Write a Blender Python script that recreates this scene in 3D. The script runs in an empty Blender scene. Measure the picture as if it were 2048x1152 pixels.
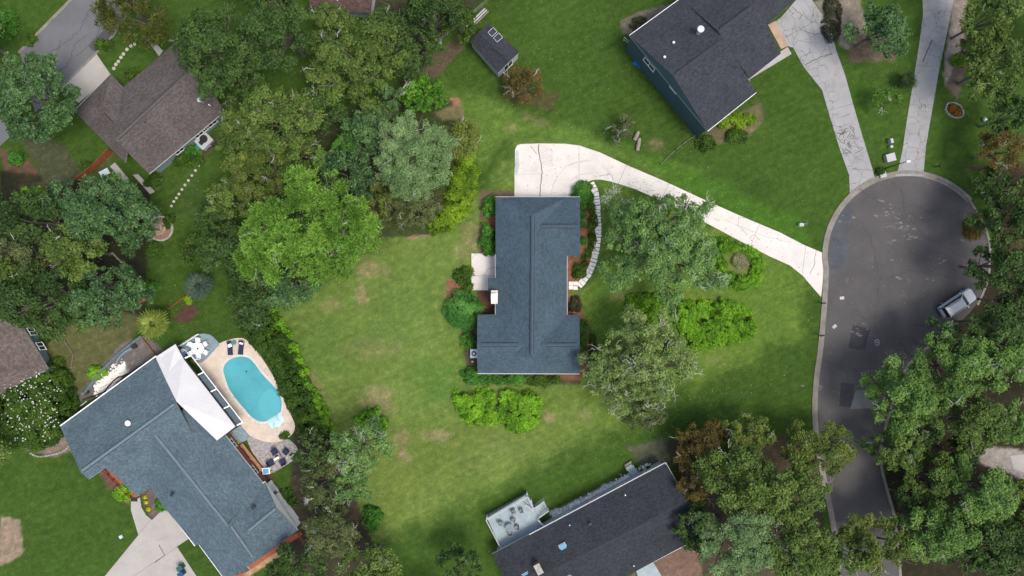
import bpy, math, random
import numpy as np
from mathutils import Vector
R = math.radians
random.seed(7)
S = bpy.context.scene
COL = S.collection
# ---------------------------------------------------------------- camera, world, sun, exposure
HC = 93.0                      # flying height of the drone
MPP = 0.068                    # metres on the ground per photo pixel (2048 wide)
cd = bpy.data.cameras.new('camera'); cam = bpy.data.objects.new('camera', cd); COL.objects.link(cam)
cam.location = (0, 0, HC); cam.rotation_euler = (0, 0, 0)
cd.sensor_width = 36; cd.lens = 36 * HC / (2048 * MPP); cd.clip_start = 1; cd.clip_end = 4000
S.camera = cam
SUN_EL, SUN_AZ = 66, -30       # azimuth measured from +x, counter-clockwise
w = bpy.data.worlds.new('World'); S.world = w; w.use_nodes = True
nt = w.node_tree; bg = nt.nodes['Background']
sky = nt.nodes.new('ShaderNodeTexSky'); sky.sky_type = 'NISHITA'; sky.sun_disc = False
sky.sun_elevation = R(SUN_EL); sky.sun_rotation = R(90 - SUN_AZ)
sky.dust_density = 4.0; sky.air_density = 1.0; sky.ozone_density = 1.0
nt.links.new(sky.outputs[0], bg.inputs[0]); bg.inputs[1].default_value = 0.142
sd = bpy.data.lights.new('sun', 'SUN'); sd.energy = 1.25; sd.angle = R(18); sd.color = (1, 0.95, 0.87)
sun = bpy.data.objects.new('sun', sd); COL.objects.link(sun)
dv = Vector((math.cos(R(SUN_EL)) * math.cos(R(SUN_AZ)), math.cos(R(SUN_EL)) * math.sin(R(SUN_AZ)), math.sin(R(SUN_EL))))
sun.rotation_euler = dv.to_track_quat('Z', 'Y').to_euler(); sun.location = (40, -20, 80)
vs = S.view_settings; vs.view_transform = 'Standard'; vs.look = 'None'; vs.gamma = 1; vs.exposure = 0.82
vs.use_curve_mapping = False
S.render.engine = 'CYCLES'

# ---------------------------------------------------------------- helpers
def P(px, py, z=0.0):
    """photo pixel of a point known to be at height z -> its place in the world"""
    k = MPP * (1 - z / HC)
    return np.array([(px - 1024) * k, (576 - py) * k, z])
def P2(px, py, z=0.0): return P(px, py, z)[:2]
_ngrid = {}
def vnoise(x, y, scale, seed=0):
    if seed not in _ngrid: _ngrid[seed] = np.random.RandomState(seed + 100).rand(256, 256)
    g = _ngrid[seed]; x = np.asarray(x) / scale + 1000.3; y = np.asarray(y) / scale + 1000.7
    xi = np.floor(x).astype(int); yi = np.floor(y).astype(int); fx = x - xi; fy = y - yi
    fx = fx * fx * (3 - 2 * fx); fy = fy * fy * (3 - 2 * fy)
    a = g[xi % 256, yi % 256]; b = g[(xi + 1) % 256, yi % 256]; c = g[xi % 256, (yi + 1) % 256]; d = g[(xi + 1) % 256, (yi + 1) % 256]
    return (a * (1 - fx) + b * fx) * (1 - fy) + (c * (1 - fx) + d * fx) * fy
def fbm(x, y, scale, seed=0):
    return 0.55 * vnoise(x, y, scale, seed) + 0.3 * vnoise(x, y, scale / 2.3, seed + 1) + 0.15 * vnoise(x, y, scale / 5.1, seed + 2)
def smooth(pts, n=6, closed=False):
    pts = [np.array(p, float) for p in pts]; out = []; m = len(pts)
    rng = range(m if closed else m - 1)
    for i in rng:
        g = (lambda j: pts[j % m]) if closed else (lambda j: pts[min(max(j, 0), m - 1)])
        p0, p1, p2, p3 = g(i - 1), g(i), g(i + 1), g(i + 2)
        for k in range(n):
            t = k / n
            out.append(0.5 * ((2 * p1) + (-p0 + p2) * t + (2 * p0 - 5 * p1 + 4 * p2 - p3) * t * t + (-p0 + 3 * p1 - 3 * p2 + p3) * t ** 3))
    if not closed: out.append(pts[-1])
    return out
def inset(poly, d):
    """move a world polygon's edges inwards by d"""
    n = len(poly); A = sum(poly[i][0] * poly[(i + 1) % n][1] - poly[(i + 1) % n][0] * poly[i][1] for i in range(n))
    s = 1 if A > 0 else -1; out = []
    for i in range(n):
        a, b, c = (np.array(poly[(i + k) % n][:2], float) for k in (-1, 0, 1))
        u = (b - a) / np.linalg.norm(b - a); v = (c - b) / np.linalg.norm(c - b)
        nu = np.array([-u[1], u[0]]) * s; nv = np.array([-v[1], v[0]]) * s
        m = nu + nv; m = m / max(np.dot(m, nu), 0.3) if np.linalg.norm(m) > 1e-6 else nu
        out.append(b + m * d)
    return out
def tag(o, label=None, cat=None, group=None, kind=None):
    if label: o['label'] = label
    if cat: o['category'] = cat
    if group: o['group'] = group
    if kind: o['kind'] = kind
    return o
def empty(name, loc, label=None, cat=None, group=None, kind=None, rz=0):
    o = bpy.data.objects.new(name, None); COL.objects.link(o); o.location = tuple(loc); o.rotation_euler = (0, 0, rz)
    o.empty_display_size = 0.3
    return tag(o, label, cat, group, kind)
def dup(root, loc, rz=0, label=None, scale=None):
    r = root.copy(); COL.objects.link(r); r.location = tuple(loc); r.rotation_euler = (0, 0, rz)
    if label: r['label'] = label
    if scale: r.scale = scale
    for ch in root.children:
        c = ch.copy(); COL.objects.link(c); c.parent = r
        for g in ch.children:
            d = g.copy(); COL.objects.link(d); d.parent = c
    return r
class MB:
    def __init__(s): s.v = []; s.f = []; s.m = []; s.uv = []; s.hasuv = False
    def face(s, pts, m=0, uv=None):
        i = len(s.v); s.v += [tuple(float(c) for c in p) for p in pts]; s.f.append(tuple(range(i, i + len(pts)))); s.m.append(m)
        if uv is not None: s.hasuv = True
        s.uv.append(uv)
    def box(s, c, size, rz=0, m=0, rx=0, ry=0):
        hx, hy, hz = (q / 2 for q in size); M = None
        from mathutils import Euler
        M = Euler((rx, ry, rz)).to_matrix(); i = len(s.v)
        for x, y, z in ((-1, -1, -1), (1, -1, -1), (1, 1, -1), (-1, 1, -1), (-1, -1, 1), (1, -1, 1), (1, 1, 1), (-1, 1, 1)):
            q = M @ Vector((x * hx, y * hy, z * hz)); s.v.append((q.x + c[0], q.y + c[1], q.z + c[2]))
        for f in ((0, 3, 2, 1), (4, 5, 6, 7), (0, 1, 5, 4), (1, 2, 6, 5), (2, 3, 7, 6), (3, 0, 4, 7)):
            s.f.append(tuple(i + k for k in f)); s.m.append(m); s.uv.append(None)
        return s
    def bar(s, a, b, wd, ht, m=0):
        """a square bar from a to b (world points), ht tall"""
        a = np.array(a, float); b = np.array(b, float); d = b - a; L = np.linalg.norm(d)
        if L < 1e-6: return s
        rz = math.atan2(d[1], d[0]); ry = -math.asin(max(-1, min(1, d[2] / L)))
        return s.box((a + b) / 2, (L, wd, ht), rz=rz, ry=ry, m=m)
    def prism(s, poly, z0, z1, m=0, mside=None, bottom=False):
        poly = [tuple(p[:2]) for p in poly]; n = len(poly)
        A = sum(poly[i][0] * poly[(i + 1) % n][1] - poly[(i + 1) % n][0] * poly[i][1] for i in range(n))
        if A < 0: poly = poly[::-1]
        s.face([(x, y, z1) for x, y in poly], m)
        if bottom: s.face([(x, y, z0) for x, y in poly[::-1]], m)
        for i in range(n):
            (x0, y0), (x1, y1) = poly[i], poly[(i + 1) % n]
            s.face([(x0, y0, z0), (x1, y1, z0), (x1, y1, z1), (x0, y0, z1)], m if mside is None else mside)
        return s
    def tube(s, pts, rad, n=5, m=0, cap=True):
        pts = [np.array(p, float) for p in pts]; rs = rad if hasattr(rad, '__len__') else [rad] * len(pts); i0 = len(s.v)
        for k, p in enumerate(pts):
            d = pts[min(k + 1, len(pts) - 1)] - pts[max(k - 1, 0)]; d /= (np.linalg.norm(d) + 1e-9)
            u = np.cross(d, [0, 0, 1.0]); 
            if np.linalg.norm(u) < 0.1: u = np.cross(d, [1.0, 0, 0])
            u /= np.linalg.norm(u); v = np.cross(d, u)
            for j in range(n):
                a = 2 * math.pi * j / n; q = p + (u * math.cos(a) + v * math.sin(a)) * rs[k]; s.v.append(tuple(q))
        for k in range(len(pts) - 1):
            for j in range(n):
                a = i0 + k * n + j; b = i0 + k * n + (j + 1) % n
                s.f.append((a, b, b + n, a + n)); s.m.append(m); s.uv.append(None)
        if cap:
            s.f.append(tuple(i0 + j for j in range(n))[::-1]); s.m.append(m); s.uv.append(None)
            s.f.append(tuple(i0 + (len(pts) - 1) * n + j for j in range(n))); s.m.append(m); s.uv.append(None)
        return s
    def cyl(s, c, r, z0, z1, n=16, m=0, r1=None):
        return s.tube([(c[0], c[1], z0), (c[0], c[1], z1)], [r, r if r1 is None else r1], n, m)
    def ribbon(s, pts, wd, z0, z1, m=0):
        """a strip wd wide along world points, as a solid"""
        pts = [np.array(p[:2], float) for p in pts]; L = []; Rr = []
        for k, p in enumerate(pts):
            d = pts[min(k + 1, len(pts) - 1)] - pts[max(k - 1, 0)]; d /= (np.linalg.norm(d) + 1e-9); nn = np.array([-d[1], d[0]]) * wd / 2
            L.append(p + nn); Rr.append(p - nn)
        for k in range(len(pts) - 1):
            a, b, c, d = Rr[k], Rr[k + 1], L[k + 1], L[k]
            s.face([(*a, z1), (*b, z1), (*c, z1), (*d, z1)], m)
            if z1 - z0 > 0.006:
                s.face([(*a, z0), (*b, z0), (*b, z1), (*a, z1)], m); s.face([(*c, z0), (*d, z0), (*d, z1), (*c, z1)], m)
        return s
    def build(s, name, mats, parent=None, org=(0, 0, 0), smooth_=False):
        org = np.array(org, float); me = bpy.data.meshes.new(name)
        me.from_pydata([tuple(np.array(v) - org) for v in s.v], [], s.f)
        if not isinstance(mats, (list, tuple)): mats = [mats]
        for m in mats: me.materials.append(m)
        me.polygons.foreach_set('material_index', s.m)
        if s.hasuv:
            ul = me.uv_layers.new(name='UVMap'); k = 0
            for f, uv in zip(s.f, s.uv):
                for j in range(len(f)):
                    if uv is not None: ul.data[k].uv = uv[j]
                    k += 1
        if smooth_: me.polygons.foreach_set('use_smooth', [True] * len(me.polygons))
        me.update()
        o = bpy.data.objects.new(name, me); COL.objects.link(o)
        if parent is not None: o.parent = parent
        else: o.location = tuple(org)
        return o
def obj(name, mb, mats, parent=None, org=(0, 0, 0), **k): return mb.build(name, mats, parent, org, **k)

# ---------------------------------------------------------------- materials
MATS = {}
def node(nt, t, **kw):
    n = nt.nodes.new(t)
    for k, v in kw.items():
        if k.startswith('i_'):
            key = k[2:]; key = int(key) if key.isdigit() else key.replace('_', ' ')
            n.inputs[key].default_value = v
        else: setattr(n, k, v)
    return n
def mat(name, col, rough=0.8, var=0.25, scale=3.0, fine=0.15, fscale=40, metal=0.0, bump=0.0, spec=0.3, stain=None, uvcoord=False):
    """a surface with broad and fine colour variation"""
    if name in MATS: return MATS[name]
    m = bpy.data.materials.new(name); m.use_nodes = True; nt = m.node_tree; L = nt.links
    b = nt.nodes['Principled BSDF']; b.inputs['Roughness'].default_value = rough; b.inputs['Metallic'].default_value = metal
    b.inputs['Specular IOR Level'].default_value = spec
    geo = node(nt, 'ShaderNodeNewGeometry')
    n1 = node(nt, 'ShaderNodeTexNoise', i_Scale=1 / scale, i_Detail=5.0, i_Roughness=0.6); L.new(geo.outputs['Position'], n1.inputs['Vector'])
    n2 = node(nt, 'ShaderNodeTexNoise', i_Scale=fscale / 10, i_Detail=3.0, i_Roughness=0.7); L.new(geo.outputs['Position'], n2.inputs['Vector'])
    m1 = node(nt, 'ShaderNodeMapRange'); m1.inputs[1].default_value = 0.3; m1.inputs[2].default_value = 0.7; m1.inputs[3].default_value = 1 - var; m1.inputs[4].default_value = 1 + var
    m2 = node(nt, 'ShaderNodeMapRange'); m2.inputs[1].default_value = 0.3; m2.inputs[2].default_value = 0.7; m2.inputs[3].default_value = 1 - fine; m2.inputs[4].default_value = 1 + fine
    L.new(n1.outputs[0], m1.inputs[0]); L.new(n2.outputs[0], m2.inputs[0])
    mu = node(nt, 'ShaderNodeMath', operation='MULTIPLY'); L.new(m1.outputs[0], mu.inputs[0]); L.new(m2.outputs[0], mu.inputs[1])
    mx = node(nt, 'ShaderNodeVectorMath', operation='SCALE'); mx.inputs[0].default_value = col[:3]; L.new(mu.outputs[0], mx.inputs['Scale'])
    out = mx.outputs[0]
    if stain:
        n3 = node(nt, 'ShaderNodeTexNoise', i_Scale=1 / stain[1], i_Detail=6.0, i_Roughness=0.65); L.new(geo.outputs['Position'], n3.inputs['Vector'])
        m3 = node(nt, 'ShaderNodeMapRange'); m3.inputs[1].default_value = stain[2]; m3.inputs[2].default_value = stain[2] + 0.12; L.new(n3.outputs[0], m3.inputs[0])
        mm = node(nt, 'ShaderNodeMix', data_type='RGBA'); L.new(m3.outputs[0], mm.inputs[0]); L.new(out, mm.inputs[6]); mm.inputs[7].default_value = (*stain[0], 1)
        out = mm.outputs[2]
    L.new(out, b.inputs['Base Color'])
    if bump:
        bp = node(nt, 'ShaderNodeBump'); bp.inputs['Strength'].default_value = bump; bp.inputs['Distance'].default_value = 0.03
        L.new(n2.outputs[0], bp.inputs['Height']); L.new(bp.outputs[0], b.inputs['Normal'])
    MATS[name] = m; return m
def concrete(name, col, stain=0.5, crack=0.35, crack_scale=2.2, cw=1.0, ck=0.3):
    if name in MATS: return MATS[name]
    m = mat(name, col, rough=0.9, var=0.09, scale=2.5, fine=0.06, fscale=60, bump=0.1)
    nt = m.node_tree; L = nt.links; b = nt.nodes['Principled BSDF']; src = b.inputs['Base Color'].links[0].from_socket
    geo = node(nt, 'ShaderNodeNewGeometry')
    nd = node(nt, 'ShaderNodeTexNoise', i_Scale=0.9, i_Detail=4.0); L.new(geo.outputs['Position'], nd.inputs['Vector'])
    ad = node(nt, 'ShaderNodeMix', data_type='RGBA', blend_type='ADD'); ad.inputs[0].default_value = 1.6; L.new(geo.outputs['Position'], ad.inputs[6]); L.new(nd.outputs[1], ad.inputs[7])
    vo = node(nt, 'ShaderNodeTexVoronoi', feature='DISTANCE_TO_EDGE'); vo.inputs['Scale'].default_value = 1 / crack_scale; L.new(ad.outputs[2], vo.inputs['Vector'])
    mr = node(nt, 'ShaderNodeMapRange'); mr.inputs[1].default_value = 0.003 * cw; mr.inputs[2].default_value = 0.016 * cw; mr.inputs[3].default_value = 1; mr.inputs[4].default_value = 0; L.new(vo.outputs[0], mr.inputs[0])
    nm = node(nt, 'ShaderNodeTexNoise', i_Scale=0.12, i_Detail=2.0); L.new(geo.outputs['Position'], nm.inputs['Vector'])
    mk = node(nt, 'ShaderNodeMapRange'); mk.inputs[1].default_value = 0.62 - crack * 0.3; mk.inputs[2].default_value = 0.70 - crack * 0.3; L.new(nm.outputs[0], mk.inputs[0])
    mu = node(nt, 'ShaderNodeMath', operation='MULTIPLY'); L.new(mr.outputs[0], mu.inputs[0]); L.new(mk.outputs[0], mu.inputs[1])
    ns = node(nt, 'ShaderNodeTexNoise', i_Scale=0.35, i_Detail=7.0, i_Roughness=0.7); L.new(geo.outputs['Position'], ns.inputs['Vector'])
    ms = node(nt, 'ShaderNodeMapRange'); ms.inputs[1].default_value = 0.5; ms.inputs[2].default_value = 0.75; ms.inputs[3].default_value = 0; ms.inputs[4].default_value = stain; L.new(ns.outputs[0], ms.inputs[0])
    m1 = node(nt, 'ShaderNodeMix', data_type='RGBA'); L.new(ms.outputs[0], m1.inputs[0]); L.new(src, m1.inputs[6]); m1.inputs[7].default_value = (col[0] * 0.5, col[1] * 0.47, col[2] * 0.43, 1)
    m2 = node(nt, 'ShaderNodeMix', data_type='RGBA'); L.new(mu.outputs[0], m2.inputs[0]); L.new(m1.outputs[2], m2.inputs[6]); m2.inputs[7].default_value = (col[0] * ck, col[1] * ck, col[2] * ck * .9, 1)
    L.new(m2.outputs[2], b.inputs['Base Color']); return m
def shingle(name, col, var=0.35, bw=0.33, bh=0.145, blotch=0.14):
    """asphalt shingles laid in rows: uses the roof's UVs in metres"""
    if name in MATS: return MATS[name]
    m = bpy.data.materials.new(name); m.use_nodes = True; nt = m.node_tree; L = nt.links; b = nt.nodes['Principled BSDF']
    b.inputs['Roughness'].default_value = 0.92; b.inputs['Specular IOR Level'].default_value = 0.2
    uv = node(nt, 'ShaderNodeUVMap')
    br = node(nt, 'ShaderNodeTexBrick'); br.offset = 0.5; L.new(uv.outputs[0], br.inputs['Vector'])
    br.inputs['Scale'].default_value = 1; br.inputs['Brick Width'].default_value = bw; br.inputs['Row Height'].default_value = bh
    br.inputs['Mortar Size'].default_value = 0.012; br.inputs['Mortar Smooth'].default_value = 0.3; br.inputs['Bias'].default_value = 0
    br.inputs['Color1'].default_value = (*[c * (1 - var) for c in col], 1); br.inputs['Color2'].default_value = (*[min(1, c * (1 + var)) for c in col], 1)
    br.inputs['Mortar'].default_value = (*[c * 0.45 for c in col], 1)
    geo = node(nt, 'ShaderNodeNewGeometry')
    n1 = node(nt, 'ShaderNodeTexNoise', i_Scale=0.35, i_Detail=5.0, i_Roughness=0.6); L.new(geo.outputs['Position'], n1.inputs['Vector'])
    n2 = node(nt, 'ShaderNodeTexNoise', i_Scale=2.6, i_Detail=3.0, i_Roughness=0.8); L.new(geo.outputs['Position'], n2.inputs['Vector'])
    m1 = node(nt, 'ShaderNodeMapRange'); m1.inputs[1].default_value = 0.3; m1.inputs[2].default_value = 0.7; m1.inputs[3].default_value = 1 - blotch; m1.inputs[4].default_value = 1 + blotch; L.new(n1.outputs[0], m1.inputs[0])
    m2 = node(nt, 'ShaderNodeMapRange'); m2.inputs[1].default_value = 0.3; m2.inputs[2].default_value = 0.7; m2.inputs[3].default_value = 0.85; m2.inputs[4].default_value = 1.15; L.new(n2.outputs[0], m2.inputs[0])
    mu = node(nt, 'ShaderNodeMath', operation='MULTIPLY'); L.new(m1.outputs[0], mu.inputs[0]); L.new(m2.outputs[0], mu.inputs[1])
    sc = node(nt, 'ShaderNodeVectorMath', operation='SCALE'); L.new(br.outputs[0], sc.inputs[0]); L.new(mu.outputs[0], sc.inputs['Scale'])
    L.new(sc.outputs[0], b.inputs['Base Color'])
    bp = node(nt, 'ShaderNodeBump'); bp.inputs['Strength'].default_value = 0.4; bp.inputs['Distance'].default_value = 0.02
    L.new(br.outputs[1], bp.inputs['Height']); bp.invert = True; L.new(bp.outputs[0], b.inputs['Normal'])
    MATS[name] = m; return m
def leafmat(name, dark, mid, light, rough=0.55, transl=0.32):
    if name in MATS: return MATS[name]
    m = bpy.data.materials.new(name); m.use_nodes = True; nt = m.node_tree; L = nt.links; b = nt.nodes['Principled BSDF']
    b.inputs['Roughness'].default_value = max(rough, .5); b.inputs['Specular IOR Level'].default_value = 0.18 if rough > .4 else .4
    at = node(nt, 'ShaderNodeAttribute', attribute_name='tint')
    cr = node(nt, 'ShaderNodeValToRGB'); e = cr.color_ramp.elements
    e[0].position = 0.0; e[0].color = (*dark, 1); e[1].position = 1.0; e[1].color = (*light, 1); k = e.new(0.5); k.color = (*mid, 1)
    L.new(at.outputs['Fac'], cr.inputs[0]); L.new(cr.outputs[0], b.inputs['Base Color'])
    tr = node(nt, 'ShaderNodeBsdfTranslucent'); L.new(cr.outputs[0], tr.inputs[0])
    mx = node(nt, 'ShaderNodeMixShader'); mx.inputs[0].default_value = transl
    L.new(b.outputs[0], mx.inputs[1]); L.new(tr.outputs[0], mx.inputs[2]); L.new(mx.outputs[0], nt.nodes['Material Output'].inputs[0])
    MATS[name] = m; return m

M_conc = concrete('pale_concrete', (0.55, 0.515, 0.47), stain=0.22, crack=0.12, crack_scale=3.2, cw=0.5)
M_conc_old = concrete('weathered_concrete', (0.27, 0.27, 0.265), stain=0.5, crack=0.9, crack_scale=1.5)
M_conc_tan = concrete('tan_concrete', (0.33, 0.31, 0.28), stain=0.25, crack=0.1)
M_joint = mat('joint_filler', (0.08, 0.075, 0.06))
M_crack = mat('crack_dirt', (0.10, 0.09, 0.07))
M_tyre = mat('tyre_mark', (0.475, 0.445, 0.405))
M_asph = mat('asphalt', (0.072, 0.068, 0.066), rough=0.9, var=0.16, scale=3.5, fine=0.18, fscale=90, bump=0.2, stain=((0.105, 0.10, 0.092), 1.7, 0.60))
M_asph2 = mat('asphalt_street', (0.115, 0.118, 0.12), rough=0.9, var=0.12, scale=3.0, fine=0.14, fscale=90, bump=0.2)
M_patch = mat('asphalt_patch', (0.038, 0.038, 0.042), rough=0.9, var=0.2, scale=1, fine=0.2, fscale=90)
M_patch2 = mat('asphalt_blue_patch', (0.062, 0.066, 0.074), rough=0.9, var=0.15, scale=1.5, fine=0.2, fscale=90)
M_kerb = mat('kerb_concrete', (0.18, 0.165, 0.14), rough=0.9, var=0.25, scale=1.5, fine=0.15)
M_white = mat('white_paint', (0.78, 0.78, 0.77), rough=0.6, var=0.05, fine=0.03)
M_greytrim = mat('grey_trim', (0.36, 0.37, 0.37), rough=0.6, var=0.06, fine=0.03)
M_membrane = mat('white_roof_sheet', (0.50, 0.495, 0.49), rough=0.75, var=0.05, scale=2, fine=0.03)
M_brick = mat('red_brick', (0.25, 0.10, 0.065), var=0.2, scale=0.4, fine=0.2)
M_cream = mat('cream_masonry', (0.58, 0.52, 0.44), var=0.12, scale=0.5, fine=0.1)
M_teal = mat('blue_green_siding', (0.045, 0.085, 0.095), var=0.08, fine=0.05)
M_sage = mat('sage_siding', (0.16, 0.22, 0.23), var=0.08, fine=0.05)
M_greysid = mat('grey_siding', (0.34, 0.36, 0.36), var=0.06, fine=0.05)
M_glass = mat('window_glass', (0.02, 0.028, 0.03), rough=0.08, var=0.02, fine=0.0, spec=0.6)
M_skyl = mat('skylight_blue', (0.05, 0.22, 0.34), rough=0.15, var=0.05, fine=0.0, spec=0.6)
M_dark = mat('dark_metal', (0.02, 0.02, 0.022), rough=0.5, var=0.1, fine=0.05)
M_metal = mat('galvanised_metal', (0.5, 0.51, 0.52), rough=0.4, metal=0.4, var=0.1, fine=0.05)
M_acblue = mat('pale_blue_metal', (0.42, 0.55, 0.58), rough=0.5, var=0.06, fine=0.04)
M_wood = mat('weathered_wood', (0.20, 0.175, 0.15), var=0.25, scale=0.6, fine=0.2)
M_redwood = mat('red_stained_wood', (0.26, 0.075, 0.035), var=0.2, scale=0.6, fine=0.15)
M_tan = mat('tan_wood', (0.34, 0.18, 0.09), var=0.2, scale=0.6, fine=0.15)
M_deck = mat('blue_grey_decking', (0.17, 0.235, 0.26), var=0.12, scale=0.5, fine=0.12)
M_deckw = mat('pale_decking', (0.27, 0.33, 0.34), var=0.14, scale=1.2, fine=0.1)
M_pooldeck = mat('pool_deck_concrete', (0.50, 0.42, 0.34), var=0.12, scale=1.2, fine=0.1, stain=((0.42, 0.30, 0.22), 1.5, 0.6))
M_coping = mat('pool_coping', (0.50, 0.47, 0.42), var=0.12, scale=0.5, fine=0.1)
M_paver = mat('grey_pavers', (0.27, 0.25, 0.24), var=0.3, scale=0.25, fine=0.3, fscale=25)
M_stone = mat('pale_stone', (0.70, 0.67, 0.62), var=0.1, scale=0.6, fine=0.12, bump=0.3)
M_stone2 = mat('grey_stone', (0.30, 0.29, 0.26), var=0.3, scale=0.4, fine=0.2, bump=0.3)
M_slabst = mat('stepping_stone', (0.36, 0.34, 0.27), var=0.15, scale=0.4, fine=0.15)
M_blue = mat('navy_cloth', (0.015, 0.025, 0.06), var=0.15, fine=0.1)
M_tarp = mat('blue_tarp', (0.01, 0.10, 0.35), rough=0.4, var=0.2, scale=0.3, fine=0.1)
M_ltblue = mat('light_blue_plastic', (0.10, 0.32, 0.60), rough=0.4, var=0.05, fine=0.03)
M_teal2 = mat('teal_cloth', (0.02, 0.20, 0.22), var=0.1, fine=0.05)
M_green = mat('green_plastic', (0.015, 0.09, 0.07), rough=0.5, var=0.05, fine=0.03)
M_yellow = mat('yellow_flowers', (0.55, 0.50, 0.02), var=0.25, scale=0.1, fine=0.3)
M_orange = mat('orange_flowers', (0.5, 0.13, 0.02), var=0.3, scale=0.1, fine=0.3)
M_carpaint = mat('silver_white_car_paint', (0.50, 0.52, 0.53), rough=0.3, var=0.02, fine=0.0, spec=0.6)
M_rubber = mat('tyre_rubber', (0.02, 0.02, 0.02), rough=0.8)
M_bark = mat('tree_bark', (0.13, 0.11, 0.09), var=0.25, scale=0.4, fine=0.25)
M_pale = mat('pale_bare_wood', (0.42, 0.41, 0.38), var=0.25, scale=0.5, fine=0.2)
M_soil = mat('soil', (0.10, 0.065, 0.045), var=0.3, scale=0.6, fine=0.3)
M_straw = mat('pine_straw', (0.29, 0.115, 0.055), rough=0.95, var=0.22, scale=0.5, fine=0.35, fscale=70, bump=0.4)
M_log = mat('sawn_log', (0.22, 0.18, 0.16), var=0.25, scale=0.3, fine=0.2)
# ---------------------------------------------------------------- ground: one sheet, its soils, grasses and some canopy shade painted per vertex
def axis(lim, step, far):
    a = list(np.arange(-lim, lim + 1e-6, step)); q = lim; s = step
    while q < far:
        s *= 1.5; q += s; a.append(q); a.insert(0, -q)
    return np.array(a)
gx = axis(76, 0.3, 1500); gy = axis(46, 0.3, 1500)
X, Y = np.meshgrid(gx, gy, indexing='ij'); PX = X / MPP + 1024; PY = 576 - Y / MPP
n_big = fbm(X, Y, 9.0, 3); n_mid = fbm(X, Y, 2.6, 11); n_sm = vnoise(X, Y, 0.7, 21); n_fr = 0.6 * vnoise(X, Y, 1.1, 41) + 0.4 * vnoise(X, Y, 0.45, 42); n_fr = np.clip((n_fr - .5) * 1.8 + .5, 0, 1)
C = np.zeros(X.shape + (3,)); C[:] = (0.036, 0.073, 0.011)
def sdf_poly(poly):
    poly = np.array(poly, float); n = len(poly); d = np.full(X.shape, 1e9); ins = np.zeros(X.shape, bool)
    for i in range(n):
        (x0, y0), (x1, y1) = poly[i], poly[(i + 1) % n]
        ex, ey = x1 - x0, y1 - y0; t = np.clip(((PX - x0) * ex + (PY - y0) * ey) / (ex * ex + ey * ey), 0, 1)
        d = np.minimum(d, np.hypot(PX - x0 - t * ex, PY - y0 - t * ey))
        c = ((y0 > PY) != (y1 > PY)) & (PX < (x1 - x0) * (PY - y0) / ((y1 - y0) if y1 != y0 else 1e-9) + x0); ins ^= c
    return np.where(ins, d, -d)
def lay(mask, col):
    C[:] = C * (1 - mask[..., None]) + np.array(col) * mask[..., None]
def poly_col(poly, col, soft=8, rag=10, amt=1.0):
    d = sdf_poly(poly) + (n_mid - 0.5) * 2 * rag + (n_sm - 0.5) * rag * 0.7
    lay(np.clip(d / soft + 0.5, 0, 1) * amt, col)
def blob(px, py, rx, ry, col, amt=1.0, rot=0, rag=0.5):
    c, s = math.cos(R(rot)), math.sin(R(rot)); u = ((PX - px) * c + (PY - py) * s) / rx; v = (-(PX - px) * s + (PY - py) * c) / ry
    r = np.hypot(u, v) + (n_mid - 0.5) * 2 * rag + (n_sm - 0.5) * rag
    lay(np.clip(np.clip((1.2 - r) * 1.3, 0, 1) * (0.25 + 1.5 * n_fr), 0, 1) * amt, col)
LOT = [(817, 145), (1613, 441), (1592, 665), (737, 1074), (460, 460)]
G_LEFT = (0.092, 0.142, 0.029); G_MID = (0.072, 0.128, 0.022); G_RIGHT = (0.072, 0.128, 0.019); G_DEEP = (0.04, 0.09, 0.010)
STRAWC = (0.17, 0.085, 0.05); DRY = (0.20, 0.155, 0.085); DIRT = (0.115, 0.08, 0.055); TAN = (0.27, 0.20, 0.12)
poly_col([(500, 480), (640, 560), (760, 480), (990, 380), (1030, 280), (1180, 300), (1180, 790), (1330, 800), (1180, 880), (940, 1000), (737, 1090), (620, 780)], G_LEFT, 50, 22)
poly_col([(817, 145), (1040, 225), (1390, 350), (1380, 380), (1180, 300), (1020, 270), (960, 330), (900, 260)], G_MID, 30, 16)
poly_col([(1180, 345), (1420, 440), (1613, 520), (1600, 660), (1180, 860), (1160, 700)], G_RIGHT, 30, 20)
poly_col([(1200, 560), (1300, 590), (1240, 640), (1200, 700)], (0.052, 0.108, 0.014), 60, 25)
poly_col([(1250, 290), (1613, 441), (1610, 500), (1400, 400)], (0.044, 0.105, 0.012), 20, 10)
poly_col([(1060, 775), (1250, 780), (1330, 790), (1100, 880), (1000, 900)], (0.078, 0.128, 0.022), 30, 20)
poly_col([(1400, 720), (1592, 640), (1600, 560), (1610, 500), (1625, 560), (1600, 670), (1380, 775)], (0.082, 0.135, 0.022), 40, 25, .6)
poly_col([(740, 900), (1080, 800), (1160, 830), (760, 1050)], (0.098, 0.142, 0.028), 60, 35)
blob(870, 760, 60, 50, (0.055, 0.125, 0.02), .7); blob(650, 700, 80, 70, (0.06, 0.118, 0.022), .5); blob(800, 620, 60, 90, (0.068, 0.125, 0.028), .5)
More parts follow.
